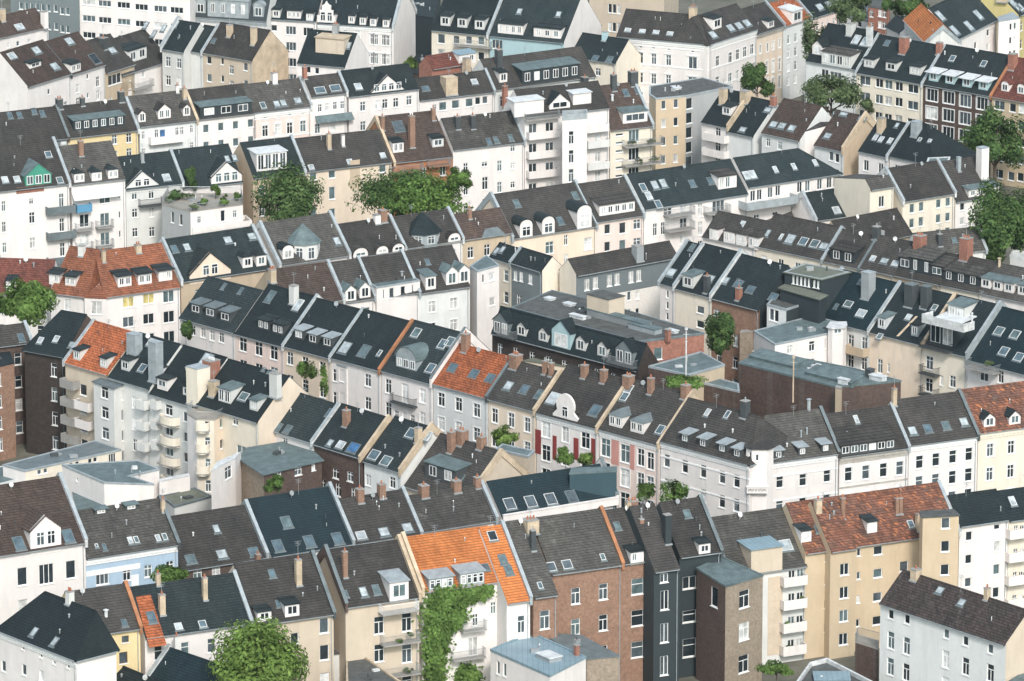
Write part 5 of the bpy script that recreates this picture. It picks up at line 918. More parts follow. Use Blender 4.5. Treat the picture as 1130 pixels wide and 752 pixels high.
H(Rp6,'A2',(585,692),(828,637),(610,475),'brown tiled house with a tall brick chimney and wooden balconies','orb','bn',L='tan',sh=.2).chim([(655,602)],28,118).chim([(515,537)],18,50).chim([(745,492)],20,40).dorm('shed',[(600,612)],44,42,2,'dk','white').dorm('shed',[(765,592)],46,36,1,'dk','ltgrey').sky([(600,525)],60,70,'glassm').balc([(640,715)],130,'bars',1.2,'wood','steel').balc([(775,690)],90,'bars',1.2,'wood','steel')
H(Rp6,'A2',(830,632),(1125,584),(880,482),'white house with a plain mottled roof and three skylights low at its right','white','gm',R='zn').sky([(975,588),(1005,582),(1065,572)],22,28).chim([(845,527)],26,42,'dkg').chim([(908,527)],24,46,'dkg').win([(960,85)],24,52,2,90,zone='B2').win([(1075,612)],20,26,2,78).win([(1075,690)],22,56).win([(958,682)],24,20).win([(880,700),(1020,690)],20,44,2,88)
t = H(Rp6,'A3',(75,492),(425,446),(160,360),'white house with roof top pavilions, a gable and stacked rear balconies','white','br').dorm('box',[(90,447)],122,56,0,'lid','white',pitch=3).dorm('gable',[(217,440)],86,22,1,'dk','white').dorm('box',[(310,410)],76,46,0,'lid','white',pitch=3).win([(105,535),(175,530)],34,42,3,82,'d').balc([(155,572)],128,'panel',1.2,'concrete','white',3,80).win([(375,575)],24,40,3,78,'d').balc([(375,545)],96,'panel',1.2,'concrete','white').balc([(380,610)],90,'panel',1.2,'concrete','fog',2,90).balc([(150,495)],140,'bars',1.0,'concrete','steel')
B('A3',[(228,497),(330,490),(330,472),(228,478)],17.3,None,'bt','white',host=t,par='zn',ph=.7).win(0,[(265,572)],22,54,4,78,'T')
H(Rp6,'A3',(430,548),(605,520),(450,350),'cream house with flower lined balconies beside a tan block','cream','bn',R='zn').dorm('box',[(530,487)],102,44,1,'gz','white',wf=.8,wst='t').sky([(490,385),(540,375)],28,30).win([(465,560)],32,10,5,34,'s').win([(525,560)],44,50,2,80,'t').balc([(570,605)],160,'bars',1.4,'concrete','steel',2,78).chim([(440,368)],26,56,'dkg').chim([(528,325)],40,44,'dkg',2).pipe_([(435,415)],20,.2,'lid')
B('A3',[(588,392),(616,411),(740,399),(935,360),(810,324),(590,360)],14.5,'tan flat roofed block with four rows of small windows','bt',{'*':'lochre',2:'grey'},name='apartment_house',par='zn',ph=.1).win(1,[(648,436),(699,430)],19,36,4,75,'s').win(2,[(755,430)],26,44,4,60,'s').box((700,370),1.5,1.2,.3,'lid','lid','roof_hatch')

# ================================================================== sixth row
Rp5 = Row((82,154), (546,101), 14, 'row houses along the upper left street')
H(Rp5,'A1',(-40,615),(285,572),(120,455),'house with small white attic windows under a dull brown roof','slateg','br').sky([(40,480),(80,478),(140,462),(175,472)],22,26,'skyglass').win([(90,590),(145,580),(265,572)],26,26,1,None,'s',gl='blind')
H(Rp5,'A1',(285,583),(575,535),(370,428),'yellow house with a very long grey dormer of six windows','yellow','br',L='brd',R='pw').dorm('box',[(412,512)],205,42,6,'gz','slate',wf=.6).win([(535,565)],22,38,2,70).win([(475,575)],22,38,2,70).chim([(245,440)],30,30,'dkg',2).chim([(340,428)],22,24,'dkg').chim([(500,408)],28,32,'dkg')
H(Rp5,'A1',(583,533),(820,497),(630,390),'pale blue house with three pointed dormers and a long white balcony','bluew','gm',R='tan',sh=.2).dorm('gable',[(590,490),(775,464)],28,34,1,'br','white').dorm('gable',[(683,474)],50,36,2,'br','white').win([(595,563),(795,537)],13,32,2,70).win([(650,556)],16,32).win([(675,555)],24,32,1,None,'s',gl='blueglass').win([(735,547),(755,545)],14,32).balc([(695,592)],132,'panel',1.0,'concrete','white').chim([(735,380)],16,24,'white').chim([(765,405)],18,36,'tan')
H(Rp5,'A1',(822,502),(1065,467),(900,360),'white house with a wide green lidded dormer over blue grey windows','white','br').dorm('box',[(938,456)],208,44,3,'gz','slate',wf=.6).win([(855,535),(917,527),(978,520),(1040,512)],24,34,3,70,'s',gl='glasst')
H(Rp5,'A2',(0,474),(240,440),(80,338),'pink and white ornate house with arched windows under a mossy roof','pink','gm',R='pw',corn='white_paint',course=1.2).sky([(38,438)],24,28).sky([(95,433),(122,428)],26,28,'skypale').sky([(182,418)],32,26,'skypale').win([(48,545),(100,540),(150,533),(205,525)],24,46,2,80,sur=3).win([(48,492),(100,488),(150,480),(205,475)],14,12,1,None,'s').chim([(85,338)],26,34,'white')
H(Rp5,'A2',(240,407),(388,385),(260,315),'white house with two broad skylights and four narrow windows','white','br',R='pw').sky([(275,375),(338,366)],48,28,'skyglass').win([(275,450),(305,445),(338,440),(368,437)],16,32,1).win([(265,535),(330,525)],22,40).awning((330,487),150,26,'gz').chim([(170,325)],20,40,'brc')
H(Rp5,'A2',(398,402),(688,372),(480,282),'white house with a wide glazed front gable','white','dk').gfront((555,396),142,72,'white','plain',4).sky([(433,360)],32,28,'skypale').win([(453,443),(515,437),(545,432),(590,427),(645,418)],22,38,3,80)
H(Rp5,'A2',(690,420),(1000,382),(790,312),'white house with a band of green shuttered windows and a beige roof box','white','br',R='zn').chim([(810,367)],66,46,'tan',0,'tan').sky([(712,368)],34,20).sky([(915,340)],28,22,'skypale').win([(785,442),(838,434),(895,427)],32,34,1,None,'s',gl='glasst').win([(930,420),(960,416)],22,30,1,None,'s').win([(750,447)],18,26)
H(Row((330,525),(850,455),14,None,'F5'),'F5',(250,535),(850,457),(500,310),'brown roofed house with a dormer of six square white windows','fog','br',group=None).dorm('box',[(580,440)],342,84,6,'gz','slate',wf=.55,wh=.62).chim([(270,388)],42,92,'dkg').dorm('shed',[(298,460)],46,58,1,'dk','white').chim([(265,640)],30,120,'brc').chim([(780,500)],40,40,'dkg')
H(Row((0,430),(250,390),13,None,'F5'),'F5',(-120,395),(60,405),(60,300),'low red brown house with a teal lidded dormer','brc','rb',group=None).dorm('box',[(85,345)],100,50,2,'bf','white',wf=.5).chim([(130,430)],40,90,'tan',0)

# ================================================================== upper left cluster of courtyard houses
Rp4 = Row((425,448), (628,385), 13, 'white rear houses at the upper left','F6')
H(Rp4,'F6',(170,512),(425,445),(150,268),'white rear house with two skylights and an uneven brown roof at the left','white','bn').sky([(215,300)],50,36,'skypale').sky([(70,332)],40,30,'skypale').sky([(325,395)],44,36,'skypale').dorm('shed',[(210,385)],60,30,1,'dk','white').win([(290,545)],14,34,1,None,'s')
H(Rp4,'F6',(425,448),(628,385),(320,232),'tall white rear house with one white dormer and a dark roof cut out','white','bn',L='br',sh=.05).dorm('shed',[(450,402)],52,50,2,'dk','white').sky([(410,245)],46,36,'skypale').sky([(560,350)],70,60,'glass').win([(460,525)],18,50,2,80).win([(580,485)],18,60,2,80).win([(520,455)],12,30,2,110,'s')
H(Rp4,'F6',(632,432),(805,385),(560,230),'lower rear house with a wooden loggia between two white houses','tanw','br').chim([(612,275)],30,48,'dkg').win([(680,470)],70,60,1,None,'t',gl='glass').sky([(665,300)],36,30)
H(Rp4,'F6',(725,415),(1015,395),(770,200),'white rear house with a railed balcony in its gable','white','br').win([(768,430)],11,34,2,80,'s').win([(975,470)],18,72,2,90).balc([(866,520)],92,'bars',1.1,'concrete','steel').win([(850,430)],16,40,1).dorm('box',[(815,325)],100,70,2,'dk','fog',wf=.6)
H(Row((955,292),(1080,312),13,None,'F6'),'F6',(955,290),(1085,315),(980,108),'black roofed house with five scattered skylights beside a pale stone wall','ltgrey','bk',L='pw',sh=.6,group=None).sky([(865,152),(912,202),(970,170),(985,235),(1045,145)],28,40,'skypale')
Rp4g = Row((230,312), (525,362), 13, 'tan rear houses with a bare gable at the upper left','F7')
H(Rp4g,'F7',(112,300),(228,314),(250,150),'narrow pale house with a dark roof between white party walls','fog','dk',L='pw',R='pw').win([(158,380)],22,56,2,112)
H(Rp4g,'F7',(230,314),(525,364),(480,155),'tan house with two tall tan chimneys and a bare beige gable','beige','br',gw='tan').win([(272,357)],28,46,2,104,'s').win([(350,362)],18,40,2,104,'s').win([(405,415)],26,50,2,90).win([(488,397)],26,46,2,100,'s').chim([(395,207)],32,56,'tan',0).chim([(538,255)],32,88,'tan',0).sky([(302,242)],26,26)
H(Row((-80,345),(40,325),12,None,'A1'),'A1',(-80,345),(45,326),(20,262),'bright orange roof corner at the left edge','ochre','red',group=None)
H(Row((-60,172),(205,112),14,None,'A1'),'A1',(-60,174),(205,112),(50,55),'white house with a brown roof and a white chimney in the upper left corner','white','bn',group=None).sky([(80,112)],34,22,'skypale').chim([(185,108)],20,58,'white',0).win([(35,190),(75,182),(122,172)],11,20,2,60,'s').chim([(8,80)],20,40,'tan',0)
B('F6',[(30,467),(115,472),(190,452),(120,415)],11.5,'cream bay house with a small grey roof and a wooden balcony','dk',{'*':'cream'},over=.2,group=None).win(0,[(57,505),(90,505)],18,36,2,95).balc(1,[(165,545)],70,'panel',1.0,'wood','wood')
B('F6',[(262,507),(360,492),(345,462),(250,480)],11,'small white box shaped annexe with a grey roof','znd','white',name='annexe',over=.1).win(0,[(288,545)],14,36,1,None,'s')
B('F6',[(60,-140),(465,-108),(560,-200),(200,-220)],20,'dark clad office block with rows of narrow windows','bt',{'*':'slateg'},name='office_building',cat='office').win(0,[(125,35),(158,38),(190,40),(222,42),(255,45),(288,48),(330,50),(368,65),(400,68)],24,42,3,105,'s',gl='glasst')
B('F6',[(468,-112),(1125,-62),(1220,-200),(600,-250)],20,'long white office block with ribbon rows of grey windows','bt',{'*':'white'},name='office_building',cat='office').win(0,[(525,12),(620,22),(732,32),(838,44),(950,54),(1047,62)],78,36,4,97,'t')
H(Row((160,100),(615,130),14,None,'F7'),'F7',(160,102),(612,128),(300,-120),'grey mansard house with two curved dormers and a wide central bay','fog','slate',slope=60,group=None,corn='zn').dorm('arch',[(222,50),(565,72)],62,56,1,'zn','zn').dorm('box',[(385,55)],245,100,4,'zn','zn',wf=.4,wh=.55)
Rq1 = Row((294,21), (433.7,28.7), 14, 'white houses along the top street')
H(Rq1,'F7',(612,112),(905,132),(760,-60),'white house with wide grey windows and three dormers near the top','white','bk',L='tan').dorm('shed',[(670,82)],46,48,1,'dk','ltgrey').dorm('shed',[(775,88)],82,46,3,'dk','white').dorm('shed',[(868,102)],42,44,1,'dk','bluew').win([(655,167)],40,36,1,None,'s').win([(757,182),(860,190)],62,50,3,93,'t')
H(Rq1,'A2',(262,102),(578,112),(470,-80),'white ornate house with a stepped front gable and a huge bare white side wall','white','bk',gw='white',R='pw',corn='white_paint').gfront((302,98),78,92,'white','step',2).dorm('shed',[(405,82),(452,88),(495,93),(548,98)],26,32,1,'dk','white').win([(490,164),(508,166),(538,168),(556,170)],14,42,3,78,sur=2).win([(380,140),(430,145)],20,42,3,78,sur=2)
H(Row((178,265),(375,282),12,None,'A2'),'A2',(178,263),(378,282),(340,132),'white house with a big beige box on its black roof','white','bk',gw='white',group=None).dorm('box',[(315,192)],118,62,0,'tan','beige',pitch=2).sky([(395,190)],20,28,'skypale').win([(220,290)],32,26,1,None,'s').win([(262,295)],18,26,1,None,'s').chim([(340,140)],30,36,'lead',2)
Rq4 = Row((735,122), (1285,175), 14, 'houses along the top street right of centre','A2')
H(Rq4,'A2',(735,124),(970,152),(900,-30),'cream white house with three grey dormers and dark square windows','cream','bk',R='pw').dorm('shed',[(795,88),(865,95),(937,103)],40,40,1,'dk','ltgrey').win([(778,162)],30,38,3,62,'s').win([(840,166),(892,168),(943,171)],26,32,2,62,'s').balc([(905,195)],150,'bars',1.0,'concrete','steel')
H(Rq4,'A2',(975,152),(1285,178),(1150,-50),'pale teal house with two wide white dormers and a huge blank white gable','teal','dk',gw='white').dorm('box',[(1065,122)],104,40,4,'dk','white',wf=.5).dorm('box',[(1218,138)],112,38,3,'dk','white',wf=.5).win([(1010,185)],44,36,2,70,'t').sky([(1103,48),(1265,60)],22,24)
H(Row((255,235),(445,265),11,None,'A3'),'A3',(255,237),(447,265),(380,147),'low cream house with a black roof in front of the blank white gable','cream','bk',group=None).sky([(290,230),(365,242),(425,246)],28,22).win([(375,300)],22,30).chim([(405,160)],22,26,'teal',0)
B('A3',[(340,-40),(650,-10),(710,-60),(400,-90)],15,'tan building with grouped tall windows behind the white corner house','bt','beige',name='apartment_house').win(0,[(425,35),(443,37),(462,39)],15,38,3,75,'s')
q8 = H(Row((450,153),(835,187),14,None,'A3'),'A3',(450,153),(835,187),(660,52),'large white corner house with rows of tall windows and a brown hipped roof','white','br',hipR=3.2,name='corner_house',corn='white_paint',course=1.3).win([(487,236),(552,241),(607,246),(668,251)],21,44,3,82,sur=2).win([(768,262)],34,48,3,82,'d',sur=2).win([(487,190),(552,194),(605,198),(668,203),(768,213)],14,12,1,None,'s').sky([(500,125),(560,130),(617,134),(675,140),(775,150)],28,16,'skypale').chim([(770,72)],34,40,'tan',2)
Rq8 = Row((835,187), (1040,122), 14, None, 'A3')
H(Rq8,'A3',(835,187),(1040,122),(865,42),None,'white','br',hipL=1.5,host=q8,corn='white_paint',course=1.3).dorm('shed',[(870,98)],38,44,1,'dk','white').sky([(852,145),(925,117),(960,108),(993,97)],28,24,'skypale').win([(872,255),(925,240),(955,228),(985,217),(1015,206)],17,42,3,85,sur=1)
Rq10 = Row((835,187), (1040,122), 14, 'fronts of the receding upper street', 'A3')
H(Rq10,'F4',(228,236),(415,182),(130,60),'peach house with three storeys of narrow arched windows','peach','br',R='zn',corn='stone').win([(245,342),(295,330),(333,317),(378,302)],16,60,1,None,'d',sur=1).win([(290,470),(333,462),(378,448)],18,80,3,120,sur=3).dorm('shed',[(318,168)],46,48,1,'dk','white')
H(Rq10,'F4',(415,182),(600,128),(400,0),'pale blue house with a red roof and a large white dormer','bluew','red',R='zn').dorm('box',[(500,115)],76,84,1,'lid','white').win([(440,275),(490,262)],20,60,4,95)
H(Rq10,'F4',(600,128),(790,75),(560,-60),'pink house with a dark roof and two skylights in the upper right','pink','bk').sky([(655,50),(720,32)],50,36,'skypale').win([(640,190),(675,180),(712,165),(755,150)],18,50,3,90)
Rq11 = Row((130,432), (930,573), 14, 'apartment houses along the tree lined street','F3')
H(Rq11,'F4',(555,405),(900,502),(880,190),'pale apartment house with a wide four window dormer behind the street tree','bluew','bk').dorm('box',[(768,418)],192,86,4,'gm','ltgrey',wf=.75,wh=.7).sky([(910,275),(970,290)],46,58).win([(690,512)],46,60,3,125,'d').win([(765,530)],74,60,3,125,'t').chim([(1012,305)],36,115,'pw').chim([(870,225)],50,60,'ltgrey',0).dorm('gable',[(640,350)],70,60,1,'dk','white')
H(Rq11,'F3',(130,434),(522,500),(400,230),'cream apartment house with three grey cheeked dormers and a brick chimney','cream','bk',L='pw',R='pw',sh=.2).dorm('shed',[(208,376)],56,50,1,'dk','ltgrey').dorm('shed',[(340,396)],60,50,1,'dk','ltgrey').dorm('shed',[(482,420)],62,50,1,'dk','ltgrey').sky([(318,255)],32,30).chim([(417,300)],46,76,'brc',0).chim([(632,312)],32,56,'brc',0).win([(185,468)],60,52,3,105,'d').win([(270,485),(325,495),(387,502)],42,52,3,102,'d').win([(470,522)],58,50,3,102,'d')
H(Rq11,'F3',(525,502),(930,573),(850,296),'brown brick apartment house with big white windows and four white lidded dormers','brd','dk',R='orb',sh=.2).dorm('shed',[(590,456),(688,472),(788,491),(885,508)],50,52,1,'lid','teal',over=.5).sky([(705,347),(890,378)],32,32,'skyglass').win([(583,565),(682,580),(780,598),(880,615)],62,72,3,103,'t',sur=1)
H(Rq11,'F3',(932,575),(1250,630),(1110,345),'ochre apartment house with a red brown roof and arched white dormers at the right edge','ochre','rb').dorm('arch',[(1015,524),(1110,540)],42,36,1,'rb','white').win([(982,625)],56,52,3,100,'d').win([(1060,640)],36,50,3,100,'s').win([(1115,645)],36,50,3,100,'s').chim([(1062,395)],44,72,'brc',0)
H(Row((410,118),(540,255),17,None,'F3'),'F3',(410,118),(540,255),(560,65),'house with a bright orange roof behind the cream apartment house','fog','or',group=None,R='zn',sh=.1)
H(Row((330,180),(430,230),11,None,'F3'),'F3',(300,160),(430,225),(420,115),'low dark grey roof beside the bright orange roof','fog','dk',group=None).sky([(490,230)],40,36,'skypale')
Rq13 = Row((735,237), (975,117), 14, 'white rear houses in the upper right corner','F3')
H(Rq13,'F3',(735,237),(975,117),(590,38),'white house with a broad grey roof and small attic windows in the upper right','white','dk').sky([(715,182),(800,155),(855,90),(630,95)],32,40,'skypale').win([(840,270),(915,195),(958,215)],20,40,2,85,'s')
H(Rq13,'F3',(1105,95),(1300,0),(940,-60),'ochre yellow house with a grey roof in the upper right corner','yolk','dk').sky([(1085,40),(1060,20),(1105,45)],34,30,'skypale').chim([(925,20)],36,60,'tan')
B('F3',[(978,128),(1105,108),(1060,72),(970,102)],14.5,'plain white house block with a small zinc roof in the upper right','zn','white',name='annexe').win(0,[(1050,160),(1075,155)],16,40,3,80,'s')
B('F3',[(205,40),(330,60),(335,-60),(215,-80)],13,'red brick house with white windows behind the trees at the top','bt','brc',name='row_house',cat='house').win(0,[(225,10),(275,75),(300,80)],22,40,2,70)

B('A2',[(628,300),(735,312),(740,225),(640,225)],6,'low dark building in the gap beside the huge bare white wall','bk','bkb',name='courtyard_building')
B('A2',[(640,60),(745,75),(775,-20),(650,-20)],11,'dark roofed building behind the huge bare white wall','bk','slate',name='courtyard_building')
B('A4',[(352,62),(490,92),(560,10),(420,-20)],9,'pale building half hidden by the sparse trees at the top','znd','fog',name='courtyard_building').win(0,[(385,90),(415,96),(445,102)],16,22,1,None,'s')
# ================================================================== trees and plants
tree((1065,690),'D1',460,400,9,'bright green leafy tree in front of the beige house at the bottom','leaf_bright',8500,.34,3,clumps=30, Y=612)
tree((100,575),'B1',245,230,11,'leafy green tree at the left edge below the blue grey roof','leaf_mid',4200,.36,4,clumps=18, Y=765)
tree((140,125),'B2',320,280,9,'drooping dark green willow like tree beside the tan house','leaf_willow',4600,.36,5,clumps=20,drop=.4, Y=838)
tree((1030,262),'B4',320,370,9,'big round leafy tree at the right edge','leaf_dark',7000,.38,6,clumps=20, Y=816)
tree((1010,580),'A4',270,280,9,'dark leafy street tree in front of the ochre apartment house','leaf_dark',4200,.36,7,clumps=20,inner=.5, Y=888)
tree((325,392),'A4',260,185,9,'light green street tree in front of the pale apartment house','leaf_dull',3200,.34,8,clumps=16,inner=.5, Y=903)
tree((255,150),'A4',110,230,12,'thin grey green street tree in front of the pale blue house','leaf_dull',1400,.34,9,clumps=14,inner=.5, Y=940)
tree((1035,330),'A3',150,165,9,'small dark street tree in front of the large white corner house','leaf_dark',2200,.34,10,clumps=12, Y=925)
tree((420,45),'A4',220,150,14,'pale sparse tree at the top beside the red brick house','leaf_dull',1800,.34,11,clumps=12, Y=930)
tree((660,30),'A4',170,100,12,'green tree at the top edge behind the orange roof','leaf_dark',2600,.36,12,clumps=12, Y=985)
tree((882,715),'B3',150,230,7,'dark garden tree against the red brick wall right of centre','leaf_dark',2600,.36,13,clumps=14, Y=756)
tree((215,190),'C2',90,110,8,'small leafy tree in front of the cream row house','leaf_mid',900,.24,14,clumps=10,inner=.5, Y=738)
tree((290,225),'C2',40,130,8,'slim young tree in front of the white bay fronted house','leaf_mid',420,.22,15,clumps=9,inner=.5, Y=735)
tree((1040,460),'C2',130,90,8,'yellow green street tree in front of the apricot row house','leaf_bright',1100,.24,16,clumps=12,inner=.5, Y=712)
tree((240,540),'C3',70,90,8,'small street tree in front of the wine red and white house','leaf_mid',700,.24,17,clumps=9,inner=.5, Y=706)
tree((330,560),'C3',80,80,8,'street tree with reddish light leaves beside the wine red panels','leaf_bright',700,.24,18,clumps=9,inner=.5, Y=704)
tree((575,690),'C3',90,90,8,'street tree in front of the pink and white house','leaf_mid',800,.24,19,clumps=9,inner=.5, Y=697)
tree((690,690),'C3',120,120,8,'street tree in front of the white corner house','leaf_mid',1100,.24,20,clumps=10,inner=.5, Y=688)
tree((90,655),'C2',100,80,9,'small bright bush beside the square brown brick building','leaf_mid',900,.26,21,name='bush',cat='bush',clumps=9, Y=686)
tree((700,320),'D1',170,85,12,'green bush in front of the sky blue house','leaf_mid',1500,.26,22,name='bush',cat='bush',clumps=12, Y=632)
tree((610,125),'B2',470,215,6.5,'clipped dark evergreen hedge mass in the upper courtyard','leaf_dark',4200,.36,23,name='hedge',cat='hedge',clumps=24, Y=836)
tree((740,150),'B2',360,190,6.8,'rounded mid green shrub growing before the dark hedge','leaf_mid',3600,.34,24,name='shrub',cat='shrub',clumps=20, Y=827)
tree((850,70),'B2',120,110,7.5,'pale green shrub at the right end of the dark hedge','leaf_mid',1300,.32,25,name='shrub',cat='shrub',clumps=10, Y=832)
tree((770,690),'B1',55,100,6.5,'ivy growing on the corner of the white house with three shed dormers','leaf_dark',1200,.26,26,name='ivy',cat='ivy',clumps=10, Y=757)
tree((790,60),'B1',60,110,13.3,'dark conifer shrub on the upper left roof terrace','leaf_dark',900,.26,27,name='shrub',cat='shrub',base=11.5,clumps=8)
tree((895,115),'B1',50,70,12.8,'leafy potted shrub before the gabled white front','leaf_mid',450,.24,28,name='shrub',cat='shrub',base=11.5,clumps=7)
tree((930,160),'B1',40,40,12.3,'round potted shrub at the terrace edge','leaf_mid',260,.22,29,name='shrub',cat='shrub',base=11.5,clumps=6)
tree((740,135),'B1',110,40,12.2,'row of dark planters on the upper left roof terrace','leaf_dark',500,.22,30,name='shrub',cat='shrub',base=11.5,clumps=9)
tree((640,600),'E4',0.1+90,60,9,'plants on the little terrace beside the modern black building','leaf_dull',500,.22,31,name='shrub',cat='shrub',base=7,clumps=8)
tree((250,195),'G7',240,75,6.2,'spreading green creeper over the low roof behind the pink and white house','leaf_mid',1400,.28,32,name='creeper',cat='creeper',base=8,clumps=14,Y=734)
tree((1090,700),'D4',0.1+180,90,3,'low planting beside the garage roof at the lower right','leaf_mid',600,.24,33,name='shrub',cat='shrub',clumps=9)
tree((100,700),'D4',150,70,7,'rambling shrub on the roof edge under the stacked loggias','leaf_mid',800,.24,34,name='shrub',cat='shrub',clumps=10)
tree((480,440),'A4',70,60,9,'small light bush behind the brown roofed rear houses','leaf_dull',450,.3,35,name='bush',cat='bush',clumps=7)
# the vine on the orange roofed house
rngv = random.Random(50); mbv = MB(); fv = h13.f
def vine_strip(pts, n, dep=.7):
    for k in range(n):
        i = rngv.randrange(len(pts)-1); t = rngv.random(); a, b = pts[i], pts[i+1]
        xx = a[0]+(b[0]-a[0])*t+rngv.gauss(0, .38)*(a[2]+(b[2]-a[2])*t); zz = a[1]+(b[1]-a[1])*t+rngv.gauss(0, .38)*(a[2]+(b[2]-a[2])*t)*.8
        c = fv.at((xx, zz), 'G5'); y = -.1-rngv.random()**2*dep; nn = Vector((rngv.gauss(0,.5), -1+rngv.gauss(0,.4), rngv.gauss(.4,.4))).normalized(); t1 = nn.cross(Vector((rngv.gauss(0,1), rngv.gauss(0,1), rngv.gauss(0,1)))).normalized(); t2 = nn.cross(t1); s = rngv.uniform(.12, .3)
        P = Vector((c.x, y, c.z)); t1 = t1*s; t2 = t2*s*.65; mbv.face([P-t1, P-t2, P+t1, P+t2])
vine_strip([(215,370,70),(215,450,80),(210,540,75),(205,640,65),(200,740,60),(200,820,60)], 5200, .9)
vine_strip([(215,350,60),(300,360,70),(380,350,55),(450,330,42)], 2600, .8)
vine_strip([(310,420,60),(280,500,50)], 1500, .7)
vine_strip([(345,700,60),(365,740,60)], 1300, 1.6)
vo = put('climbing_vine', mbv.mesh('climbing_vine', 'leaf_mid'), None, fv.M); tag(vo, 'thick green vine climbing the white wall under the orange roof', 'vine')
# ------------------------------------------------------------------ masts
def mast(p, zone, Z0, h, label, r=.09, mat='pw'):
    c = on_z(px(zone, p), Z0); mb = MB(); mb.tube((0,0,0), (0,0,h), r, r*.6, 8); mb.tube((0,0,h+.002), (0,0,h+.25), r*1.8, r*1.8, 8)
    o = put('mast', None, None, Matrix.Translation(c)); tag(o, label, 'mast'); put('pole', mb.mesh('pole', mat), o); m2 = MB(); m2.box(-.4,.4,-.03,.03,h*.9,h*.9+.06); m2.box(-.25,.25,-.03,.03,h*.75,h*.75+.06); put('crossbar', m2.mesh('crossbar', mat), o)
mast((948,655),'G1',12,6.5,'tall pale mast in front of the brick end wall in the centre',.13)
mast((457,560),'E7',9.5,6.0,'beige mast with a weathered bird house before the dark brick hall',.12,'tan')

tree((655,275),'A2',60,70,6.5,'light green bush against the huge bare white wall','leaf_bright',700,.3,36,name='bush',cat='bush',clumps=8,Y=930)
tree((390,30),'A4',90,170,10,'tall pale street tree between the dark roofs at the top','leaf_dull',900,.34,37,clumps=10,inner=.5,Y=945)
tree((560,20),'A4',60,90,10,'dark tree behind the brick chimneys at the top','leaf_dark',900,.34,38,clumps=8,Y=960)

def pot(p, zone, wz, hz, f, dep, label, mat, seed):
    q = on_plane(px(zone, p), f.P-f.v*dep, f.v); tree(p, zone, wz, hz, 0, label, mat, 130, .16, seed, 'balcony_plant', 'plant', q.z-.3, 6, 'balcony plants', Y=q.y)
fb = {b.label: b for b in BUILDS if b.label}
fa = fb['cream house with flower lined balconies beside a tan block'].f
for k, (x, y, l) in enumerate(((520,592,'balcony plants at the left end of the upper flower lined balcony'),(600,588,'bushy balcony plant at the right end of the upper flower lined balcony'),(540,668,'balcony plants on the lower flower lined balcony beside the tan block'),(610,662,'taller leafy balcony plant on the lower flower lined balcony'))): pot((x, y), 'A3', 46, 30, fa, 1.2, l, 'leaf_dull', 60+k)
for k, (x, y, l) in enumerate(((600,580,'small plant behind the railing of the middle beige balcony'),(650,560,'plant hanging by the door of the middle beige balcony'),(640,708,'row of plants along the lowest beige balcony'))): pot((x, y), 'D2', 44, 28, h12.f, 1.1, l, 'leaf_mid', 70+k)
fl = fb['house with a mossy grey roof and a pale roof box over four stacked loggias'].f
for k, (x, y, l) in enumerate(((205,425,'leafy plant in the second stacked loggia from the top'),(150,520,'plant in the third stacked loggia from the top'),(150,615,'tall green plant in the lowest stacked loggia'))): pot((x, y), 'D4', 40, 44, fl, .6, l, 'leaf_mid', 80+k)
fw = fb['white house with a blue black roof and a curved balcony at the right edge'].f
pot((945,278), 'E6', 70, 50, fw, 1.0, 'brownish plant on the curved balcony at the right edge', 'leaf_dull', 90)

for k, (x, y, w, h, m, l) in enumerate(((700,150,50,34,'leaf_dark','dark planter at the left corner of the roof terrace'),(850,160,44,36,'leaf_mid','round bush in the middle of the roof terrace'),(985,140,40,44,'leaf_mid','upright bush at the right end of the roof terrace'),(800,178,60,22,'leaf_dull','low planters along the front railing of the roof terrace'),(930,150,36,56,'leaf_dark','slim tall shrub before the gabled house on the roof terrace'))):
    tree((x, y), 'B1', w, h, 12.2, l, m, 260, .2, 200+k, 'terrace_plant', 'plant', 11.4, 7, 'roof terrace plants')
SUN_EL = 40; SUN_STR = 1.65; SUN_ANG = 9; SKY_STR = .145; EXPO = 0.64; HAZE = .00003
# ================================================================== build
bvh = BVHTree.FromPolygons(OCC_V, OCC_F)
for b in BUILDS: b.build(bvh)
# ------------------------------------------------------------------ ground
mb = MB(); mb.face([(-3000,-200,0),(3000,-200,0),(3000,6000,0),(-3000,6000,0)]); g = put('ground', mb.mesh('ground', 'yard')); g['kind'] = 'structure'
def road(pts, w, name='road'):
    mb = MB(); z = .004
    for i in range(len(pts)-1):
        a = on_z(pts[i], 0); b = on_z(pts[i+1], 0); d = (b-a).normalized(); n = Vector((-d.y, d.x, 0))*w/2
        mb.face([(a-n)+UPZ*z, (b-n)+UPZ*z, (b+n)+UPZ*z, (a+n)+UPZ*z])
    me = mb.mesh(name, 'asphalt')
    for p in me.polygons:
        if p.normal.z < 0: p.flip()
    o = put(name, me); o['kind'] = 'structure'
road([(150,478),(900,680)], 11)
road([(760,662),(1250,590)], 10)
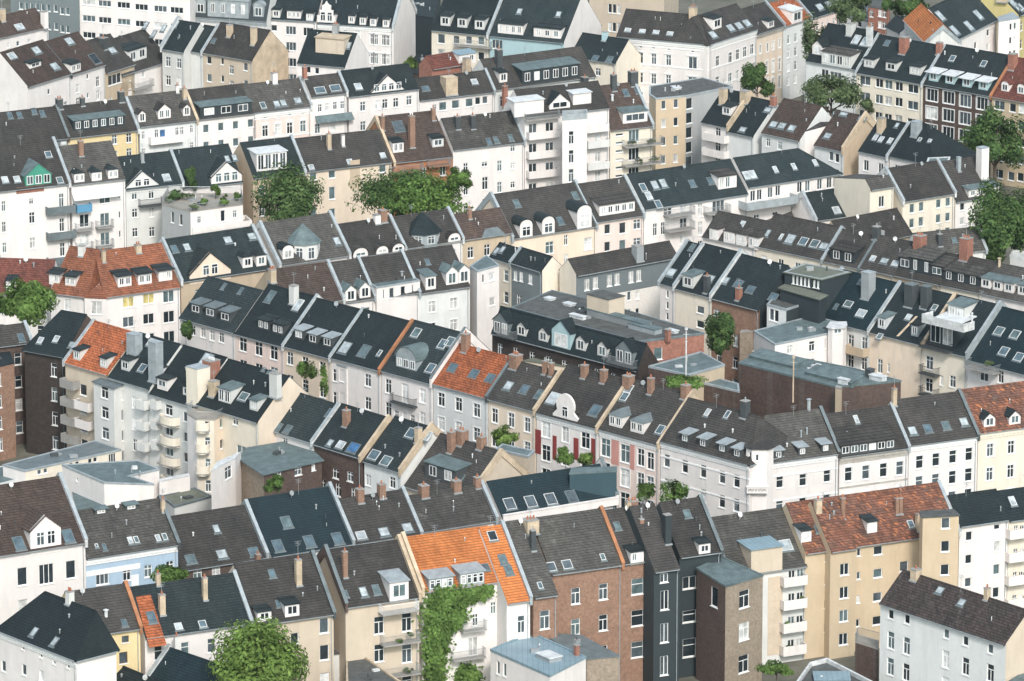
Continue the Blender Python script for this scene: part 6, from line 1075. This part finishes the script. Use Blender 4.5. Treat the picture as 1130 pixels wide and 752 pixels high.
# the worn lettering under the corner house's balcony
d = cb.faces[1]; d_ = d.at((637,748), 'G7'); mb = MB(); xx = -1.15
rl = random.Random(5)
for k in range(11):
    w = .14
    mb.box(xx, xx+.035, -.745, -.722, -.14, .14)
    if k % 2: mb.box(xx+.036, xx+w, -.745, -.722, rl.choice((.09, -.02)), rl.choice((.14, .12)))
    else: mb.box(xx+.036, xx+w, -.745, -.722, -.14, -.10); mb.box(xx+w-.035, xx+w, -.745, -.722, -.099, .14)
    xx += .21
LET = (mb.mesh('lettering', 'dkg'), cb.root, cb.M.inverted() @ d.M @ Matrix.Translation((d_.x, 0, d_.z)))
put('lettering', LET[0], LET[1], cb.host.M.inverted() @ d.M @ Matrix.Translation((d_.x, 0, d_.z)))
mb = MB(); mb.box(-1.3, 1.3, -.72, -.003, -.45, .32); mb.box(-1.38, 1.38, -.8, -.003, .322, .42); put('balcony', mb.mesh('balcony', 'white'), cb.root, cb.host.M.inverted() @ d.M @ Matrix.Translation((d_.x, 0, d_.z)))
# ------------------------------------------------------------------ air
if HAZE > 0:
    m = bpy.data.materials.new('haze'); m.use_nodes = True; ht = m.node_tree; ht.nodes.clear(); ho = ht.nodes.new('ShaderNodeOutputMaterial'); hv = ht.nodes.new('ShaderNodeVolumePrincipled')
    hv.inputs['Color'].default_value = (.78, .93, 1, 1); hv.inputs['Density'].default_value = HAZE; hv.inputs['Anisotropy'].default_value = .2; ht.links.new(hv.outputs[0], ho.inputs['Volume']); MATS['haze'] = m
    mb = MB(); mb.box(-3100, 3100, -300, 6100, -1.5, 232); ho_ = put('haze', mb.mesh('haze', 'haze')); ho_['kind'] = 'stuff'
# ------------------------------------------------------------------ light, camera
world = bpy.data.worlds.new('World'); scene.world = world; world.use_nodes = True; nt = world.node_tree; nt.nodes.clear()
sky = nt.nodes.new('ShaderNodeTexSky'); sky.sky_type = 'NISHITA'; sky.sun_disc = False
SUN = Vector((.22, -.975, 0)).normalized(); EL = math.radians(SUN_EL)
sky.sun_elevation = EL; sky.sun_rotation = math.atan2(SUN.x, SUN.y); sky.altitude = 100; sky.air_density = 1.2; sky.dust_density = 2.5; sky.ozone_density = 1.2
bg = nt.nodes.new('ShaderNodeBackground'); bg.inputs[1].default_value = SKY_STR; ow = nt.nodes.new('ShaderNodeOutputWorld')
hs = nt.nodes.new('ShaderNodeHueSaturation'); hs.inputs['Saturation'].default_value = .55; nt.links.new(sky.outputs[0], hs.inputs['Color']); tn = nt.nodes.new('ShaderNodeMix'); tn.data_type = 'RGBA'; tn.blend_type = 'MULTIPLY'; tn.inputs[0].default_value = 1; tn.inputs[7].default_value = (.95, 1.03, 1.02, 1); nt.links.new(hs.outputs[0], tn.inputs[6]); nt.links.new(tn.outputs[2], bg.inputs[0]); nt.links.new(bg.outputs[0], ow.inputs[0])
ld = bpy.data.lights.new('sun', 'SUN'); ld.energy = SUN_STR; ld.angle = math.radians(SUN_ANG); ld.color = (1, .93, .87); lo = put('sun', ld)
dv = Vector((SUN.x*math.cos(EL), SUN.y*math.cos(EL), math.sin(EL))); lo.rotation_euler = dv.to_track_quat('Z', 'Y').to_euler(); lo.location = (200, 300, 400)
cd = bpy.data.cameras.new('camera'); cd.sensor_width = 36; cd.sensor_fit = 'HORIZONTAL'; cd.lens = F/1130*36; cd.clip_start = 5; cd.clip_end = 9000
co = put('camera', cd); co.location = CAM; co.rotation_euler = (math.radians(90)-PITCH, 0, 0); scene.camera = co
vs = scene.view_settings; vs.view_transform = 'Standard'; vs.look = 'None'; vs.gamma = 1; vs.use_curve_mapping = False; vs.exposure = EXPO
scene.cycles.max_bounces = 6; scene.cycles.use_denoising = True
